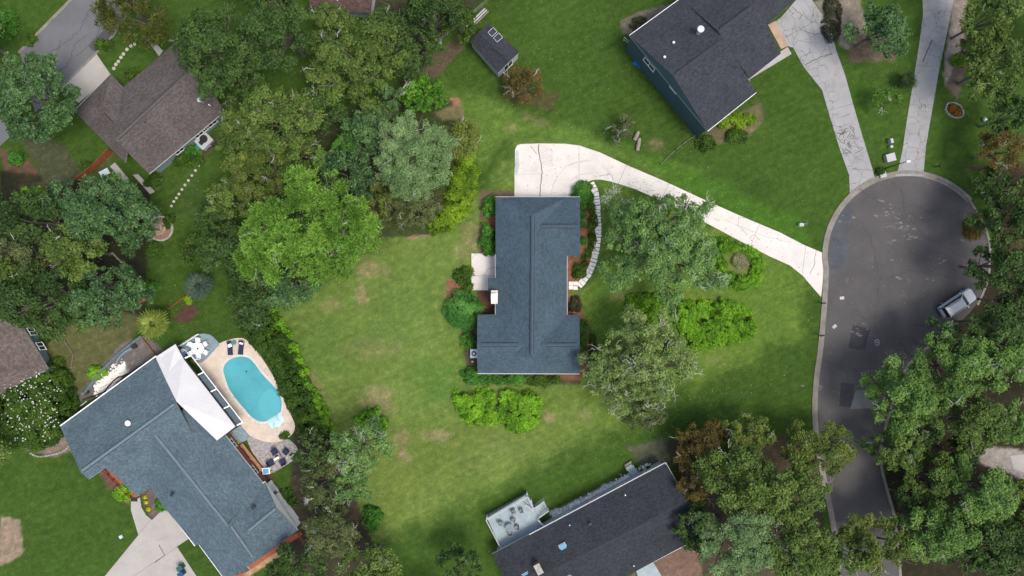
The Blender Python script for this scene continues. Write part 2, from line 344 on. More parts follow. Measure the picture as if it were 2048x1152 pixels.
# dry and bare patches of the lot
for b in [(740, 540, 34, 22, DRY, .55), (660, 610, 20, 14, DRY, .45), (725, 590, 14, 26, DRY, .5), (765, 800, 40, 30, TAN, .38), (780, 820, 22, 36, DIRT, .3), (800, 880, 18, 26, DRY, .55),
          (810, 915, 16, 10, TAN, .5), (860, 870, 24, 12, DRY, .45), (885, 872, 16, 10, TAN, .4), (750, 700, 60, 22, DRY, .25), (625, 780, 22, 60, DRY, .4, -25),
          (950, 470, 30, 28, DRY, .45), (930, 500, 22, 16, TAN, .3), (900, 590, 12, 18, DRY, .5), (1100, 835, 14, 10, TAN, .5), (1020, 258, 16, 10, TAN, .4), (1068, 240, 30, 10, DRY, .3, 20),
          (1240, 590, 30, 10, DRY, .3), (1385, 595, 40, 12, (0.10, 0.13, 0.02), .6), (1170, 835, 30, 20, DRY, .3), (940, 300, 14, 60, (0.10, 0.13, 0.04), .5, 10), (1430, 720, 30, 14, DRY, .3), (1000, 900, 90, 30, (0.10, 0.135, 0.04), .4, -20)]:
    blob(*b[:6], rot=b[6] if len(b) > 6 else 0)
def beds(lst):
    for p, c in lst: poly_col(p, c, 3, 5)
# beds inside the lot (pine straw, bark, bare soil)
beds([([(985, 385), (1030, 385), (1030, 420), (960, 440), (972, 520), (955, 520), (962, 380)], DIRT), ([(972, 425), (995, 425), (995, 462), (970, 462)], STRAWC),
      ([(1155, 400), (1186, 410), (1190, 470), (1186, 512), (1158, 560), (1130, 600), (1130, 512), (1160, 512)], STRAWC), ([(1130, 585), (1160, 600), (1168, 640), (1182, 660), (1178, 745), (1130, 770), (1120, 760), (1155, 640), (1130, 640)], STRAWC),
      ([(955, 582), (992, 582), (992, 630), (955, 632)], (0.09, 0.045, 0.03)), ([(893, 560), (932, 556), (940, 580), (925, 596), (893, 596)], STRAWC),
      ([(925, 660), (955, 650), (955, 745), (1160, 745), (1160, 768), (930, 768)], (0.06, 0.055, 0.03)), ([(1090, 742), (1158, 742), (1158, 758), (1095, 757)], STRAWC),
      ([(700, 480), (745, 452), (770, 470), (735, 482)], DIRT), ([(810, 452), (860, 450), (862, 472), (815, 480)], (0.22, 0.155, 0.10)), ([(895, 195), (920, 195), (922, 218), (898, 216)], (0.25, 0.12, 0.08)),
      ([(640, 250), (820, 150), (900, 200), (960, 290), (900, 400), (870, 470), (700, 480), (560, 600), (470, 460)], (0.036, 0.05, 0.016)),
      ([(870, 225), (925, 205), (930, 235), (885, 240)], (0.12, 0.11, 0.05))])
blob(1480, 522, 26, 24, (0.17, 0.16, 0.075), .9); blob(1478, 520, 10, 14, (0.30, 0.24, 0.15), .8)
# outside the lot
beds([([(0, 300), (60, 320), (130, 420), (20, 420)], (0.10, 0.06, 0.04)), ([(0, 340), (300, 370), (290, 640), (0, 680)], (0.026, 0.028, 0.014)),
      ([(30, 250), (130, 290), (170, 350), (90, 370)], (0.055, 0.062, 0.03)), ([(60, 650), (240, 620), (290, 640), (230, 720), (150, 800), (120, 740)], (0.075, 0.08, 0.03)),
      ([(270, 560), (290, 560), (292, 600), (272, 605)], STRAWC), ([(345, 640), (380, 600), (400, 620), (380, 645)], (0.07, 0.04, 0.03)),
      ([(240, 690), (290, 670), (330, 700), (180, 800), (130, 810)], (0.12, 0.11, 0.10)), ([(190, 760), (250, 730), (260, 745), (200, 790)], (0.42, 0.41, 0.39)),
      ([(50, 895), (140, 845), (165, 900), (110, 915)], (0.16, 0.13, 0.10)), ([(195, 945), (212, 932), (275, 995), (255, 1010)], (0.10, 0.06, 0.045)),
      ([(0, 1030), (40, 1040), (50, 1110), (0, 1130)], (0.19, 0.15, 0.10)), ([(285, 975), (302, 972), (330, 1020), (305, 1040), (290, 1022)], (0.11, 0.085, 0.075)),
      ([(500, 905), (530, 905), (560, 990), (610, 1050), (600, 1075), (560, 1010)], (0.09, 0.05, 0.04)), ([(480, 900), (505, 940), (525, 960), (510, 970), (470, 890)], (0.28, 0.19, 0.09)),
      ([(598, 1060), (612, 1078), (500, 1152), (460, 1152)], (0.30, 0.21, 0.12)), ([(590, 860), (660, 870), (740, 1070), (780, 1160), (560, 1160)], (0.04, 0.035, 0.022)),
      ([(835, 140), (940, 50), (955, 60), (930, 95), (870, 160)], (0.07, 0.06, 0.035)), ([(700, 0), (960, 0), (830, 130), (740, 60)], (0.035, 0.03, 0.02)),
      ([(1240, 40), (1335, 5), (1345, 15), (1265, 70), (1245, 65)], (0.12, 0.11, 0.08)), ([(1410, 262), (1520, 205), (1530, 235), (1490, 280), (1420, 290)], (0.10, 0.09, 0.045)),
      ([(1625, 0), (1720, 0), (1735, 60), (1700, 100), (1680, 90)], (0.17, 0.15, 0.11)), ([(1905, 0), (1935, 0), (1925, 90), (1895, 170), (1885, 150)], (0.22, 0.19, 0.15)),
      ([(1925, 90), (1935, 130), (1915, 200), (1895, 170)], (0.10, 0.08, 0.06)), ([(1700, 70), (1790, 60), (1790, 120), (1700, 125)], (0.10, 0.08, 0.05)),
      ([(1895, 330), (1985, 350), (1990, 480), (2048, 560), (2048, 330)], (0.05, 0.034, 0.022)), ([(1940, 540), (2048, 500), (2048, 1160), (1750, 1160), (1780, 900), (1880, 690)], (0.024, 0.022, 0.012)),  # second one: forest floor darkened, the canopy's shade put into its colour
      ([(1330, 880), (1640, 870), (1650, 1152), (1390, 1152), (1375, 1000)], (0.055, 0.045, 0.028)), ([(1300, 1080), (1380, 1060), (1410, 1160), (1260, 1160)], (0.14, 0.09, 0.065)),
      ([(1100, 1025), (1305, 925), (1320, 940), (1110, 1045)], (0.42, 0.42, 0.41)), ([(1250, 890), (1330, 880), (1340, 930), (1280, 935)], (0.07, 0.075, 0.045)),
      ([(1955, 890), (2048, 900), (2048, 960), (1960, 925)], (0.22, 0.20, 0.17)), ([(1000, 170), (1120, 190), (1100, 225), (1010, 200)], (0.055, 0.055, 0.02)),
      ([(405, 290), (370, 320), (420, 310), (450, 260)], (0.06, 0.045, 0.03)), ([(220, 290), (245, 300), (215, 345), (180, 360)], (0.05, 0.065, 0.02))])
for b in [(1840, 650, 10, 10, DRY, .0), (70, 380, 40, 14, DRY, .3), (1100, 960, 60, 20, (0.04, 0.09, 0.012), .4), (1310, 290, 20, 14, DRY, .4), (1700, 200, 40, 60, (0.03, 0.08, 0.006), .5), (380, 400, 40, 60, (0.045, 0.08, 0.02), .7), (150, 770, 50, 30, (0.08, 0.085, 0.03), .5)]:
    blob(*b[:6])
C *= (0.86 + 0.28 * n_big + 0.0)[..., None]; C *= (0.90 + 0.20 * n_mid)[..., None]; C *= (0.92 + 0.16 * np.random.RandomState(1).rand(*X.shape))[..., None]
nx, ny = X.shape
v = np.stack([X, Y, np.zeros_like(X)], -1).reshape(-1, 3).astype(np.float32)
idx = np.arange(nx * ny).reshape(nx, ny); q = np.stack([idx[:-1, :-1], idx[1:, :-1], idx[1:, 1:], idx[:-1, 1:]], -1).reshape(-1, 4)
def np_mesh(name, verts, quads, mats, k=4):
    me = bpy.data.meshes.new(name); me.vertices.add(len(verts)); me.vertices.foreach_set('co', verts.astype(np.float32).ravel())
    nl = len(quads) * k; me.loops.add(nl); me.loops.foreach_set('vertex_index', quads.astype(np.int32).ravel())
    me.polygons.add(len(quads)); me.polygons.foreach_set('loop_start', np.arange(0, nl, k, dtype=np.int32)); me.polygons.foreach_set('loop_total', np.full(len(quads), k, np.int32))
    for m in mats: me.materials.append(m)
    me.update(calc_edges=True); return me
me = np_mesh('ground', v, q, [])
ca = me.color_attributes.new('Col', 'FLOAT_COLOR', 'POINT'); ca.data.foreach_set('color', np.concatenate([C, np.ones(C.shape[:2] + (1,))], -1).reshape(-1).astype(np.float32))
gm = bpy.data.materials.new('ground_cover'); gm.use_nodes = True; nt = gm.node_tree; L = nt.links; b = nt.nodes['Principled BSDF']; b.inputs['Roughness'].default_value = 0.95; b.inputs['Specular IOR Level'].default_value = 0.1
at = node(nt, 'ShaderNodeAttribute', attribute_name='Col'); geo = node(nt, 'ShaderNodeNewGeometry')
mp = node(nt, 'ShaderNodeMapping'); mp.vector_type = 'TEXTURE'; mp.inputs['Rotation'].default_value = (0, 0, R(25)); mp.inputs['Scale'].default_value = (6.0, 0.6, 1); L.new(geo.outputs['Position'], mp.inputs['Vector'])
n0 = node(nt, 'ShaderNodeTexNoise', i_Scale=1.0, i_Detail=4.0, i_Roughness=0.6); L.new(mp.outputs[0], n0.inputs['Vector'])
n1 = node(nt, 'ShaderNodeTexNoise', i_Scale=1.1, i_Detail=8.0, i_Roughness=0.75); L.new(geo.outputs['Position'], n1.inputs['Vector'])
n2 = node(nt, 'ShaderNodeTexNoise', i_Scale=7.0, i_Detail=4.0, i_Roughness=0.8); L.new(geo.outputs['Position'], n2.inputs['Vector'])
def mrange(src, a, b_, lo, hi):
    m = node(nt, 'ShaderNodeMapRange'); m.inputs[1].default_value = a; m.inputs[2].default_value = b_; m.inputs[3].default_value = lo; m.inputs[4].default_value = hi; L.new(src, m.inputs[0]); return m.outputs[0]
a1 = mrange(n0.outputs[0], .3, .7, .88, 1.12); a2 = mrange(n1.outputs[0], .3, .7, .72, 1.28); a3 = mrange(n2.outputs[0], .3, .7, .62, 1.38)
mu = node(nt, 'ShaderNodeMath', operation='MULTIPLY'); L.new(a1, mu.inputs[0]); L.new(a2, mu.inputs[1]); mu2 = node(nt, 'ShaderNodeMath', operation='MULTIPLY'); L.new(mu.outputs[0], mu2.inputs[0]); L.new(a3, mu2.inputs[1])
# dry blades among the green: shifts hue as well as value
hs = node(nt, 'ShaderNodeMix', data_type='RGBA', blend_type='MULTIPLY'); L.new(mrange(n1.outputs[0], .52, .72, 0, .55), hs.inputs[0]); L.new(at.outputs[0], hs.inputs[6]); hs.inputs[7].default_value = (1.75, 1.15, 1.5, 1)
sc = node(nt, 'ShaderNodeVectorMath', operation='SCALE'); L.new(hs.outputs[2], sc.inputs[0]); L.new(mu2.outputs[0], sc.inputs['Scale']); L.new(sc.outputs[0], b.inputs['Base Color'])
bp = node(nt, 'ShaderNodeBump'); bp.inputs['Strength'].default_value = 0.5; bp.inputs['Distance'].default_value = 0.05; L.new(n2.outputs[0], bp.inputs['Height']); L.new(bp.outputs[0], b.inputs['Normal'])
me.materials.append(gm); g = bpy.data.objects.new('ground', me); COL.objects.link(g); g['kind'] = 'structure'

# ---------------------------------------------------------------- roads, kerbs, drives
def W(pts, z=0): return [P2(x, y, z) for x, y in pts]
def struct(name, mb, mats, **k):
    o = mb.build(name, mats, **k); o['kind'] = 'structure'; return o
def clip(poly, p, nrm, keep):
    out = []; n = len(poly)
    for i in range(n):
        a, b = np.array(poly[i]), np.array(poly[(i + 1) % n]); da = np.dot(a - p, nrm) * keep; db = np.dot(b - p, nrm) * keep
        if da >= 0: out.append(a)
        if (da >= 0) != (db >= 0): out.append(a + (b - a) * da / (da - db))
    return out
def slabs(name, poly_px, cuts, mt, z=0.03, gap=0.035, part='slab'):
    """a drive as a dark bed with its concrete panels laid on it, joints left open"""
    wp = W(poly_px); root = empty(name, (0, 0, 0), kind='structure')
    MB().prism(inset(wp, 0.05), 0.0, z * 0.6).build('joint_bed', M_joint, root)
    pieces = [wp]
    for (a, b_) in cuts:
        a, b_ = P2(*a), P2(*b_); d = b_ - a; nn = np.array([-d[1], d[0]]) / np.linalg.norm(d); new = []
        for pc in pieces:
            mid = (a + b_) / 2; ds = [np.dot(q - a, nn) for q in pc]
            near = min(np.linalg.norm(np.mean(pc, 0) - mid), 1e9)
            if min(ds) < -0.4 and max(ds) > 0.4 and any(np.linalg.norm(q - mid) < 1e9 for q in pc):
                # only cut a piece the segment really crosses
                t = (np.mean([q for q in pc], 0) - a) @ d / (d @ d)
                inside = False
                for i in range(len(pc)):
                    p0, p1 = pc[i], pc[(i + 1) % len(pc)]; d0 = np.dot(p0 - a, nn); d1 = np.dot(p1 - a, nn)
                    if (d0 > 0) != (d1 > 0):
                        x = p0 + (p1 - p0) * d0 / (d0 - d1); tt = (x - a) @ d / (d @ d)
                        if -0.25 < tt < 1.25: inside = True
                if inside:
                    new.append(clip(pc, a + nn * gap / 2, nn, 1)); new.append(clip(pc, a - nn * gap / 2, nn, -1)); continue
            new.append(pc)
        pieces = [q_ for q_ in new if len(q_) > 2]
    for k, pc in enumerate(pieces):
        MB().prism(pc, 0.0, z + 0.002 * (k % 3), ).build(part, mt, root)
    return root
def crack(root, pts, wd=0.05, z=0.036, mt=None, jit=1.2):
    out = []; rr = random.Random(int(pts[0][0] * 7 + pts[0][1]))
    for (a, b_) in zip(pts[:-1], pts[1:]):
        n = max(2, int(math.hypot(b_[0] - a[0], b_[1] - a[1]) / 5))
        for k in range(n): t = k / n; out.append((a[0] + (b_[0] - a[0]) * t + rr.uniform(-jit, jit), a[1] + (b_[1] - a[1]) * t + rr.uniform(-jit, jit)))
    out.append(pts[-1]); MB().ribbon(W(out), wd, z, z + 0.003).build('crack', mt or M_crack, root)
# cul-de-sac and its street
circ = [(1816 + 167 * math.cos(R(a)), 513 + 167 * math.sin(R(a))) for a in range(-180, 60, 8)]
road_l = [(1652, 560), (1646, 610), (1640, 690), (1630, 760), (1628, 830), (1634, 900), (1652, 990), (1668, 1080), (1680, 1240)]
road_r = [(1810, 1240), (1792, 1060), (1775, 960), (1762, 900), (1790, 800), (1840, 720)]
road_poly = circ + [(1880, 690)] + [(1840, 718), (1790, 800), (1766, 880), (1764, 930), (1775, 980), (1792, 1060), (1812, 1300)] + [(1690, 1300)] + road_l[::-1][1:]
struct('cul_de_sac_road', MB().prism(W(road_poly), 0.0, 0.008), M_asph)
kerb_pts = smooth([(1690, 1300), (1668, 1080), (1652, 990), (1634, 900), (1627, 830), (1630, 760), (1639, 690), (1646, 610), (1650, 540)], 4) + [(1816 + 169 * math.cos(R(a)), 513 + 169 * math.sin(R(a))) for a in range(178, 320, 4)]
kb = MB(); wk = W(kerb_pts); kb.ribbon(wk, 0.42, 0.0, 0.10); struct('kerb', kb, M_kerb)
gut = MB(); gl = []
for i, p_ in enumerate(wk):
    d_ = wk[min(i + 1, len(wk) - 1)] - wk[max(i - 1, 0)]; d_ = d_ / np.linalg.norm(d_); gl.append(p_ + np.array([d_[1], -d_[0]]) * .38)
gut.ribbon(gl, 0.36, 0.0, 0.0175); struct('gutter', gut, M_kerb)
kb2 = MB(); kb2.ribbon(W(smooth([(1935, 395), (1968, 450), (1980, 500), (1975, 560), (1955, 610)], 4)), 0.3, 0, 0.06); kb2.ribbon(W(smooth([(1880, 684), (1840, 705), (1800, 760), (1764, 880), (1762, 930), (1775, 985), (1792, 1060), (1812, 1300)], 4)), 0.4, 0, 0.08); struct('kerb', kb2, M_kerb)
struct('road_patch', MB().prism(W([(1706, 649), (1740, 658), (1730, 702), (1696, 695)]), 0.0, 0.013), M_patch)
struct('road_patch', MB().prism(W([(1708, 412), (1700, 450), (1696, 490), (1689, 540), (1656, 538), (1658, 500), (1664, 460), (1675, 425), (1692, 400)]), 0.0, 0.012), M_patch2)
struct('road_patch', MB().prism(W([(1682, 765), (1708, 768), (1706, 815), (1678, 812)]), 0.0, 0.012), M_patch)
struct('road_patch', MB().prism(W([(1712, 781), (1745, 778), (1766, 815), (1700, 818)]), 0.0, 0.0135), M_asph2)
wear = mat('pale_road_wear', (0.125, 0.117, 0.104), var=0.3, scale=0.3, fine=0.4)
rs = random.Random(3); wb = MB()
for cx, cy, n, sp in [(1790, 430, 26, 26), (1818, 472, 14, 14), (1800, 455, 10, 8), (1705, 430, 8, 18), (1716, 665, 10, 10), (1640, 780, 8, 16), (1820, 700, 12, 14), (1940, 460, 8, 16), (1780, 560, 8, 40), (1745, 670, 2, 2), (1885, 520, 5, 12)]:
    for _ in range(n):
        x, y = cx + rs.gauss(0, sp), cy + rs.gauss(0, sp * .5); r = rs.uniform(0.05, 0.2); a0 = rs.uniform(0, 6); c0 = P2(x, y)
        wb.face([(c0[0] + r * (1 + .4 * rs.random()) * math.cos(a0 + k) * 1.4, c0[1] + r * math.sin(a0 + k) * rs.uniform(.5, 1), 0.015 + rs.random() * .002) for k in np.linspace(0, 6.28, 8)[:-1]])
o = wb.build('road_wear_marks', wear); o['kind'] = 'stuff'
pm = MB()
for (x, y, a) in [(1684, 596, 5), (1669, 653, 40)]:
    c0 = P2(x, y); pm.box((c0[0], c0[1], 0.012), (0.6, 0.4, 0.012), rz=R(a))
struct('painted_road_mark', pm, mat('worn_white_marking', (0.35, 0.35, 0.33)))
sm = MB(); c0 = P2(1754, 685); sm.tube([(c0[0] + .32 * math.cos(t) * (1 if t < 3.3 else -1) , c0[1] + .38 * math.sin(t * 1.0) + (0.0), 0.016) for t in np.linspace(0.3, 5.9, 14)], 0.05, 4); struct('painted_road_mark', sm, MATS['worn_white_marking'])
sea = mat('crack_sealant', (0.035, 0.034, 0.036)); rd = empty('road_cracks', (0, 0, 0), kind='structure')
for pts in [[(1700, 420), (1740, 470), (1760, 560), (1750, 640)], [(1800, 360), (1810, 430), (1860, 480), (1940, 520)], [(1690, 600), (1730, 640), (1800, 620), (1860, 590)], [(1650, 720), (1690, 740), (1750, 735), (1800, 760)], [(1640, 860), (1690, 850), (1750, 870)], [(1720, 380), (1780, 420), (1830, 410), (1900, 440)], [(1770, 560), (1820, 540), (1900, 555)]]: crack(rd, pts, .045, .0165, sea, 3)
for pts in [[(95, 110), (130, 85), (160, 60), (180, 20)], [(110, 150), (140, 125), (150, 90), (175, 70)], [(80, 150), (110, 120), (120, 80)], [(150, 115), (180, 90), (205, 50)]]: crack(rd, pts, .05, .0165, sea, 3)
# drive of the lot
drv = [(1029, 394), (1029, 352), (1030, 330), (1030, 300), (1034, 291), (1042, 288), (1080, 287), (1130, 287.5), (1158, 291), (1200, 305), (1260, 333), (1330, 363), (1420, 405), (1500, 440), (1560, 465), (1608, 490), (1651, 508), (1646, 560), (1642, 594), (1628, 578), (1606, 552), (1580, 531), (1540, 513), (1480, 482), (1420, 450), (1340, 409), (1270, 378), (1222, 363), (1200, 359), (1185, 360), (1165, 368), (1150, 380), (1146, 394)]
d0 = slabs('lot_driveway', drv, [((1258, 318), (1238, 364)), ((1158, 297), (1158, 366)), ((1340, 362), (1322, 400)), ((1430, 405), (1412, 445)), ((1520, 445), (1500, 495)), ((1613, 480), (1603, 560))], M_conc)
crack(d0, [(1079, 288), (1077, 300), (1082, 330), (1084, 345), (1081, 370), (1080, 394)], 0.11)
crack(d0, [(1061, 293), (1073, 308)], .06); crack(d0, [(1031, 350), (1082, 347)], .02); crack(d0, [(1215, 349), (1222, 350), (1226, 362)], .05); crack(d0, [(1198, 352), (1212, 350)], .04)
crack(d0, [(1478, 430), (1476, 450), (1495, 470)], .035); crack(d0, [(1450, 440), (1520, 470), (1580, 485)], .02); crack(d0, [(1500, 478), (1506, 468), (1520, 480)], .04); crack(d0, [(1632, 500), (1628, 530), (1620, 548)], .05)
MB().ribbon(W(smooth([(1102, 392), (1110, 362), (1135, 332), (1170, 322), (1182, 322)], 5)), 0.22, 0.036, 0.0385).build('tyre_mark', M_tyre, d0)
MB().ribbon(W(smooth([(1128, 390), (1138, 366), (1160, 350), (1200, 345)], 5)), 0.16, 0.036, 0.0385).build('tyre_mark', M_tyre, d0)
gp = mat('grey_mortar_patch', (0.40, 0.41, 0.42)); MB().prism(W([(1033, 299), (1036, 302), (1038, 318), (1039, 330), (1036, 345), (1031, 351), (1029, 340), (1031, 320)]), 0.034, 0.0375).build('mortar_patch', gp, d0)
MB().prism(W([(1080, 296), (1109, 298), (1105, 334), (1084, 330)]), 0.034, 0.037).build('mortar_patch', mat('pinkish_concrete', (0.515, 0.465, 0.42), var=.06, scale=1), d0)
# patio behind the house
pt = slabs('back_patio', [(943, 507), (996, 507), (996, 581), (943, 580)], [((943, 552), (996, 551))], M_conc)
crack(pt, [(943, 519), (951, 507)], .04); crack(pt, [(996, 530), (975, 540), (968, 552)], .04); crack(pt, [(960, 507), (972, 513), (985, 512)], .04)
# neighbour drives
dn = slabs('cracked_driveway', [(1548, 45), (1562, 35), (1592, 0), (1600, -40), (1640, -40), (1624, 0), (1658, 50), (1663, 62), (1672, 100), (1690, 150), (1708, 215), (1724, 270), (1750, 356), (1722, 376), (1700, 396), (1698, 350), (1680, 300), (1660, 235), (1644, 180), (1608, 135), (1586, 95), (1577, 93)],
           [((1570, 75), (1620, 48)), ((1608, 138), (1666, 105)), ((1625, 30), (1640, 60)), ((1668, 218), (1704, 208)), ((1696, 338), (1740, 340))], M_conc_old)
crack(dn, [(1610, 130), (1640, 115), (1664, 108)], .12); crack(dn, [(1600, 60), (1630, 68), (1655, 62)], .07); crack(dn, [(1682, 235), (1700, 227)], .06); crack(dn, [(1585, 15), (1603, 30), (1598, 40)], .08)
rk = random.Random(8)
for _ in range(22):
    x, y = rk.uniform(1680, 1716), rk.uniform(256, 306); x += (y - 280) * .3
    crack(dn, [(x, y), (x + rk.uniform(-10, 10), y + rk.uniform(-9, 9)), (x + rk.uniform(-14, 14), y + rk.uniform(-14, 14))], rk.uniform(.05, .12), jit=1.6)
dm = slabs('long_driveway', [(1844, -40), (1845, 0), (1846, 30), (1838, 90), (1822, 190), (1812, 250), (1805, 300), (1796, 340), (1790, 352), (1848, 352), (1847, 345), (1852, 290), (1866, 210), (1878, 140), (1893, 70), (1905, 10), (1912, -40)],
           [((1846, 20), (1903, 25)), ((1836, 78), (1890, 95)), ((1828, 130), (1880, 135)), ((1820, 208), (1864, 216)), ((1802, 304), (1850, 304))], M_conc_old)
crack(dm, [(1864, 80), (1855, 100), (1845, 125)], .14, mt=mat('oil_stain', (0.07, 0.065, 0.06)), jit=.5)
struct('front_walk', MB().prism(W([(1575, 94), (1583, 108), (1500, 158), (1498, 166), (1490, 150)]), 0, 0.04), M_conc_tan)
# street at the top left, its kerb and the apron
struct('side_street', MB().prism(W([(40, 104), (148, -5), (190, -50), (290, -50), (225, 72), (193, 106), (118, 182), (70, 225)]), 0, 0.008), M_asph2)
struct('road_patch', MB().prism(W([(176, 92), (206, 62), (232, 62), (190, 104)]), 0, 0.012), mat('street_patch', (0.06, 0.06, 0.065)))
k3 = MB(); k3.ribbon(W([(38, 106), (146, -4), (190, -50)]), 0.4, 0, 0.09); k3.ribbon(W([(116, 181), (193, 106), (226, 72), (300, -40)]), 0.3, 0, 0.05); struct('kerb', k3, M_kerb)
slabs('garage_apron', [(119, 181), (193, 108), (222, 150), (158, 206)], [], M_conc_tan)
struct('left_street', MB().prism(W([(-60, 240), (0, 236), (46, 250), (0, 292), (-60, 330)]), 0, 0.01), M_asph2)
# drive of the pool house
dp = slabs('pool_house_driveway', [(262, 1003), (280, 995), (283, 1015), (292, 1030), (304, 1040), (330, 1015), (392, 1068), (354, 1093), (398, 1160), (420, 1230), (150, 1230), (210, 1152), (277, 1070), (262, 1020)], [((210, 1190), (390, 1070)), ((275, 1071), (300, 1040))], M_conc_tan)
crack(dp, [(318, 1090), (330, 1110), (310, 1125)], .1, mt=MATS['oil_stain'])
struct('concrete_walk', MB().prism(W([(220, 333), (230, 325), (258, 358), (248, 363)]), 0, 0.03), M_conc_tan)
struct('concrete_walk', MB().prism(W([(266, 350), (276, 348), (310, 383), (300, 388)]), 0, 0.03), M_conc_tan)
struct('concrete_walk', MB().prism(W([(294, 80), (303, 76), (326, 102), (318, 112)]), 0, 0.03), M_conc_tan)
# stone path along the front bed: single stones set on soil
sp_ = empty('stone_path', (0, 0, 0), kind='structure')
path = smooth([(1181, 364), (1189, 380), (1193, 400), (1195, 430), (1196, 455), (1195, 480), (1190, 510), (1183, 535), (1171, 556), (1157, 573)], 8)
wp = W(path); MB().ribbon(wp, 0.78, 0, 0.025).build('path_bed', M_soil, sp_)
seg = [0]
for a, b_ in zip(wp[:-1], wp[1:]): seg.append(seg[-1] + np.linalg.norm(b_ - a))
def along(s_):
    k = min(max(int(np.searchsorted(seg, s_)) - 1, 0), len(wp) - 2); t = (s_ - seg[k]) / (seg[k + 1] - seg[k]); d = wp[k + 1] - wp[k]; return wp[k] + d * t, math.atan2(d[1], d[0])
rr = random.Random(4); s_ = 0.1
while s_ < seg[-1] - 0.3:
    l = rr.uniform(0.34, 0.62); c0, a = along(s_ + l / 2); hw = 0.43 + rr.uniform(-.03, .03)
    ca_, sa = math.cos(a), math.sin(a); q_ = [(-l / 2 + .03, -hw), (l / 2 - .03, -hw), (l / 2 - .03, hw), (-l / 2 + .03, hw)]
    q_ = [(x + rr.uniform(-.03, .03), y + rr.uniform(-.03, .03)) for x, y in q_]
    MB().prism([(c0[0] + x * ca_ - y * sa, c0[1] + x * sa + y * ca_) for x, y in q_], 0, 0.07 + rr.uniform(-.01, .01)).build('stone', M_stone, sp_); s_ += l + 0.02
for (x, y) in [(1142, 567), (1151, 567), (1142, 575), (1151, 576)]:
    c0 = P2(x, y); MB().box((*c0, 0.035), (0.58, 0.52, 0.07), rz=rr.uniform(-.04, .04)).build('stone', M_stone, sp_)
# round stepping stones
def steps(pts, r=0.19):
    root = empty('stepping_stone_path', (0, 0, 0), kind='structure')
    me_ = None
    for x, y in pts:
        c0 = P2(x, y)
        if me_ is None: o = MB().cyl((0, 0), r, 0, 0.05, 10).build('stone', M_slabst, root); me_ = o.data
        else: o = bpy.data.objects.new('stone', me_); COL.objects.link(o); o.parent = root
        o.location = (*c0, 0); o.rotation_euler = (0, 0, x)
steps([(405, 322), (398, 331), (391, 341), (384, 351), (377, 361), (370, 370), (364, 379), (358, 388), (353, 396), (348, 403), (343, 412)])
steps([(228, 137), (232, 129), (237, 123), (242, 115), (247, 108), (254, 99), (262, 92), (270, 88)], .24)
# stone edges and small walls
def stone_row(name, pts, n, sz, label=None, cat=None, mt=M_stone2, kind=None):
    wpts = W(smooth(pts, 6)); root = empty(name, (*wpts[0], 0), label, cat, kind=kind); cum = [0]
    for a, b_ in zip(wpts[:-1], wpts[1:]): cum.append(cum[-1] + np.linalg.norm(b_ - a))
    rr = random.Random(n)
    for k in range(n):
        s_ = cum[-1] * (k + .5) / n; j = min(max(int(np.searchsorted(cum, s_)) - 1, 0), len(wpts) - 2); d = wpts[j + 1] - wpts[j]; t = (s_ - cum[j]) / max(cum[j + 1] - cum[j], 1e-6); c0 = wpts[j] + d * t
        h = sz * rr.uniform(.5, .9); l = cum[-1] / n * .92
        m_ = MB(); w_ = sz * rr.uniform(.8, 1.15); a = math.atan2(d[1], d[0])
        base = [(math.cos(q) * l / 2 * (1 + rr.uniform(-.1, .1)), math.sin(q) * w_ / 2 * (1 + rr.uniform(-.1, .1))) for q in np.linspace(.4, 6.28 + .4, 8)[:-1]]
        R_ = lambda x, y, f: (c0[0] + (x * math.cos(a) - y * math.sin(a)) * f, c0[1] + (x * math.sin(a) + y * math.cos(a)) * f)
        lo = [R_(x, y, 1) for x, y in base]; hi = [R_(x, y, .75) for x, y in base]
        for i in range(7): j2 = (i + 1) % 7; m_.face([(*lo[i], 0), (*lo[j2], 0), (*hi[j2], h), (*hi[i], h)])
        m_.face([(*p_, h) for p_ in hi]); m_.build('stone', mt, root, (*wpts[0], 0))
    return root
stone_row('stone_edging', [(275, 562), (284, 568), (287, 580), (284, 592), (275, 601)], 15, .34, 'curved row of pale stones edging the straw bed above the green palm', 'edging', M_stone)
stone_row('stone_edging', [(224, 505), (236, 517), (248, 530), (262, 550)], 12, .3, 'thin diagonal line of weathered stones under the big dark canopy', 'edging')
stone_row('stone_edging', [(1893, 208), (1891, 222), (1900, 232), (1915, 236), (1925, 230), (1922, 215), (1910, 207), (1900, 206), (1893, 208)], 22, .3, 'oval grey stone border around orange flowers on lawn', 'edging')
stone_row('stone_edging', [(60, 905), (75, 912), (95, 911), (125, 903), (140, 890)], 16, .3, 'row of brown stones edging the bed by the white flowering bush', 'edging')
stone_row('stone_edging', [(412, 415), (418, 408), (430, 404), (440, 406)], 8, .3, 'short row of stones at the lawn edge above the palm with blue green fans', 'edging')
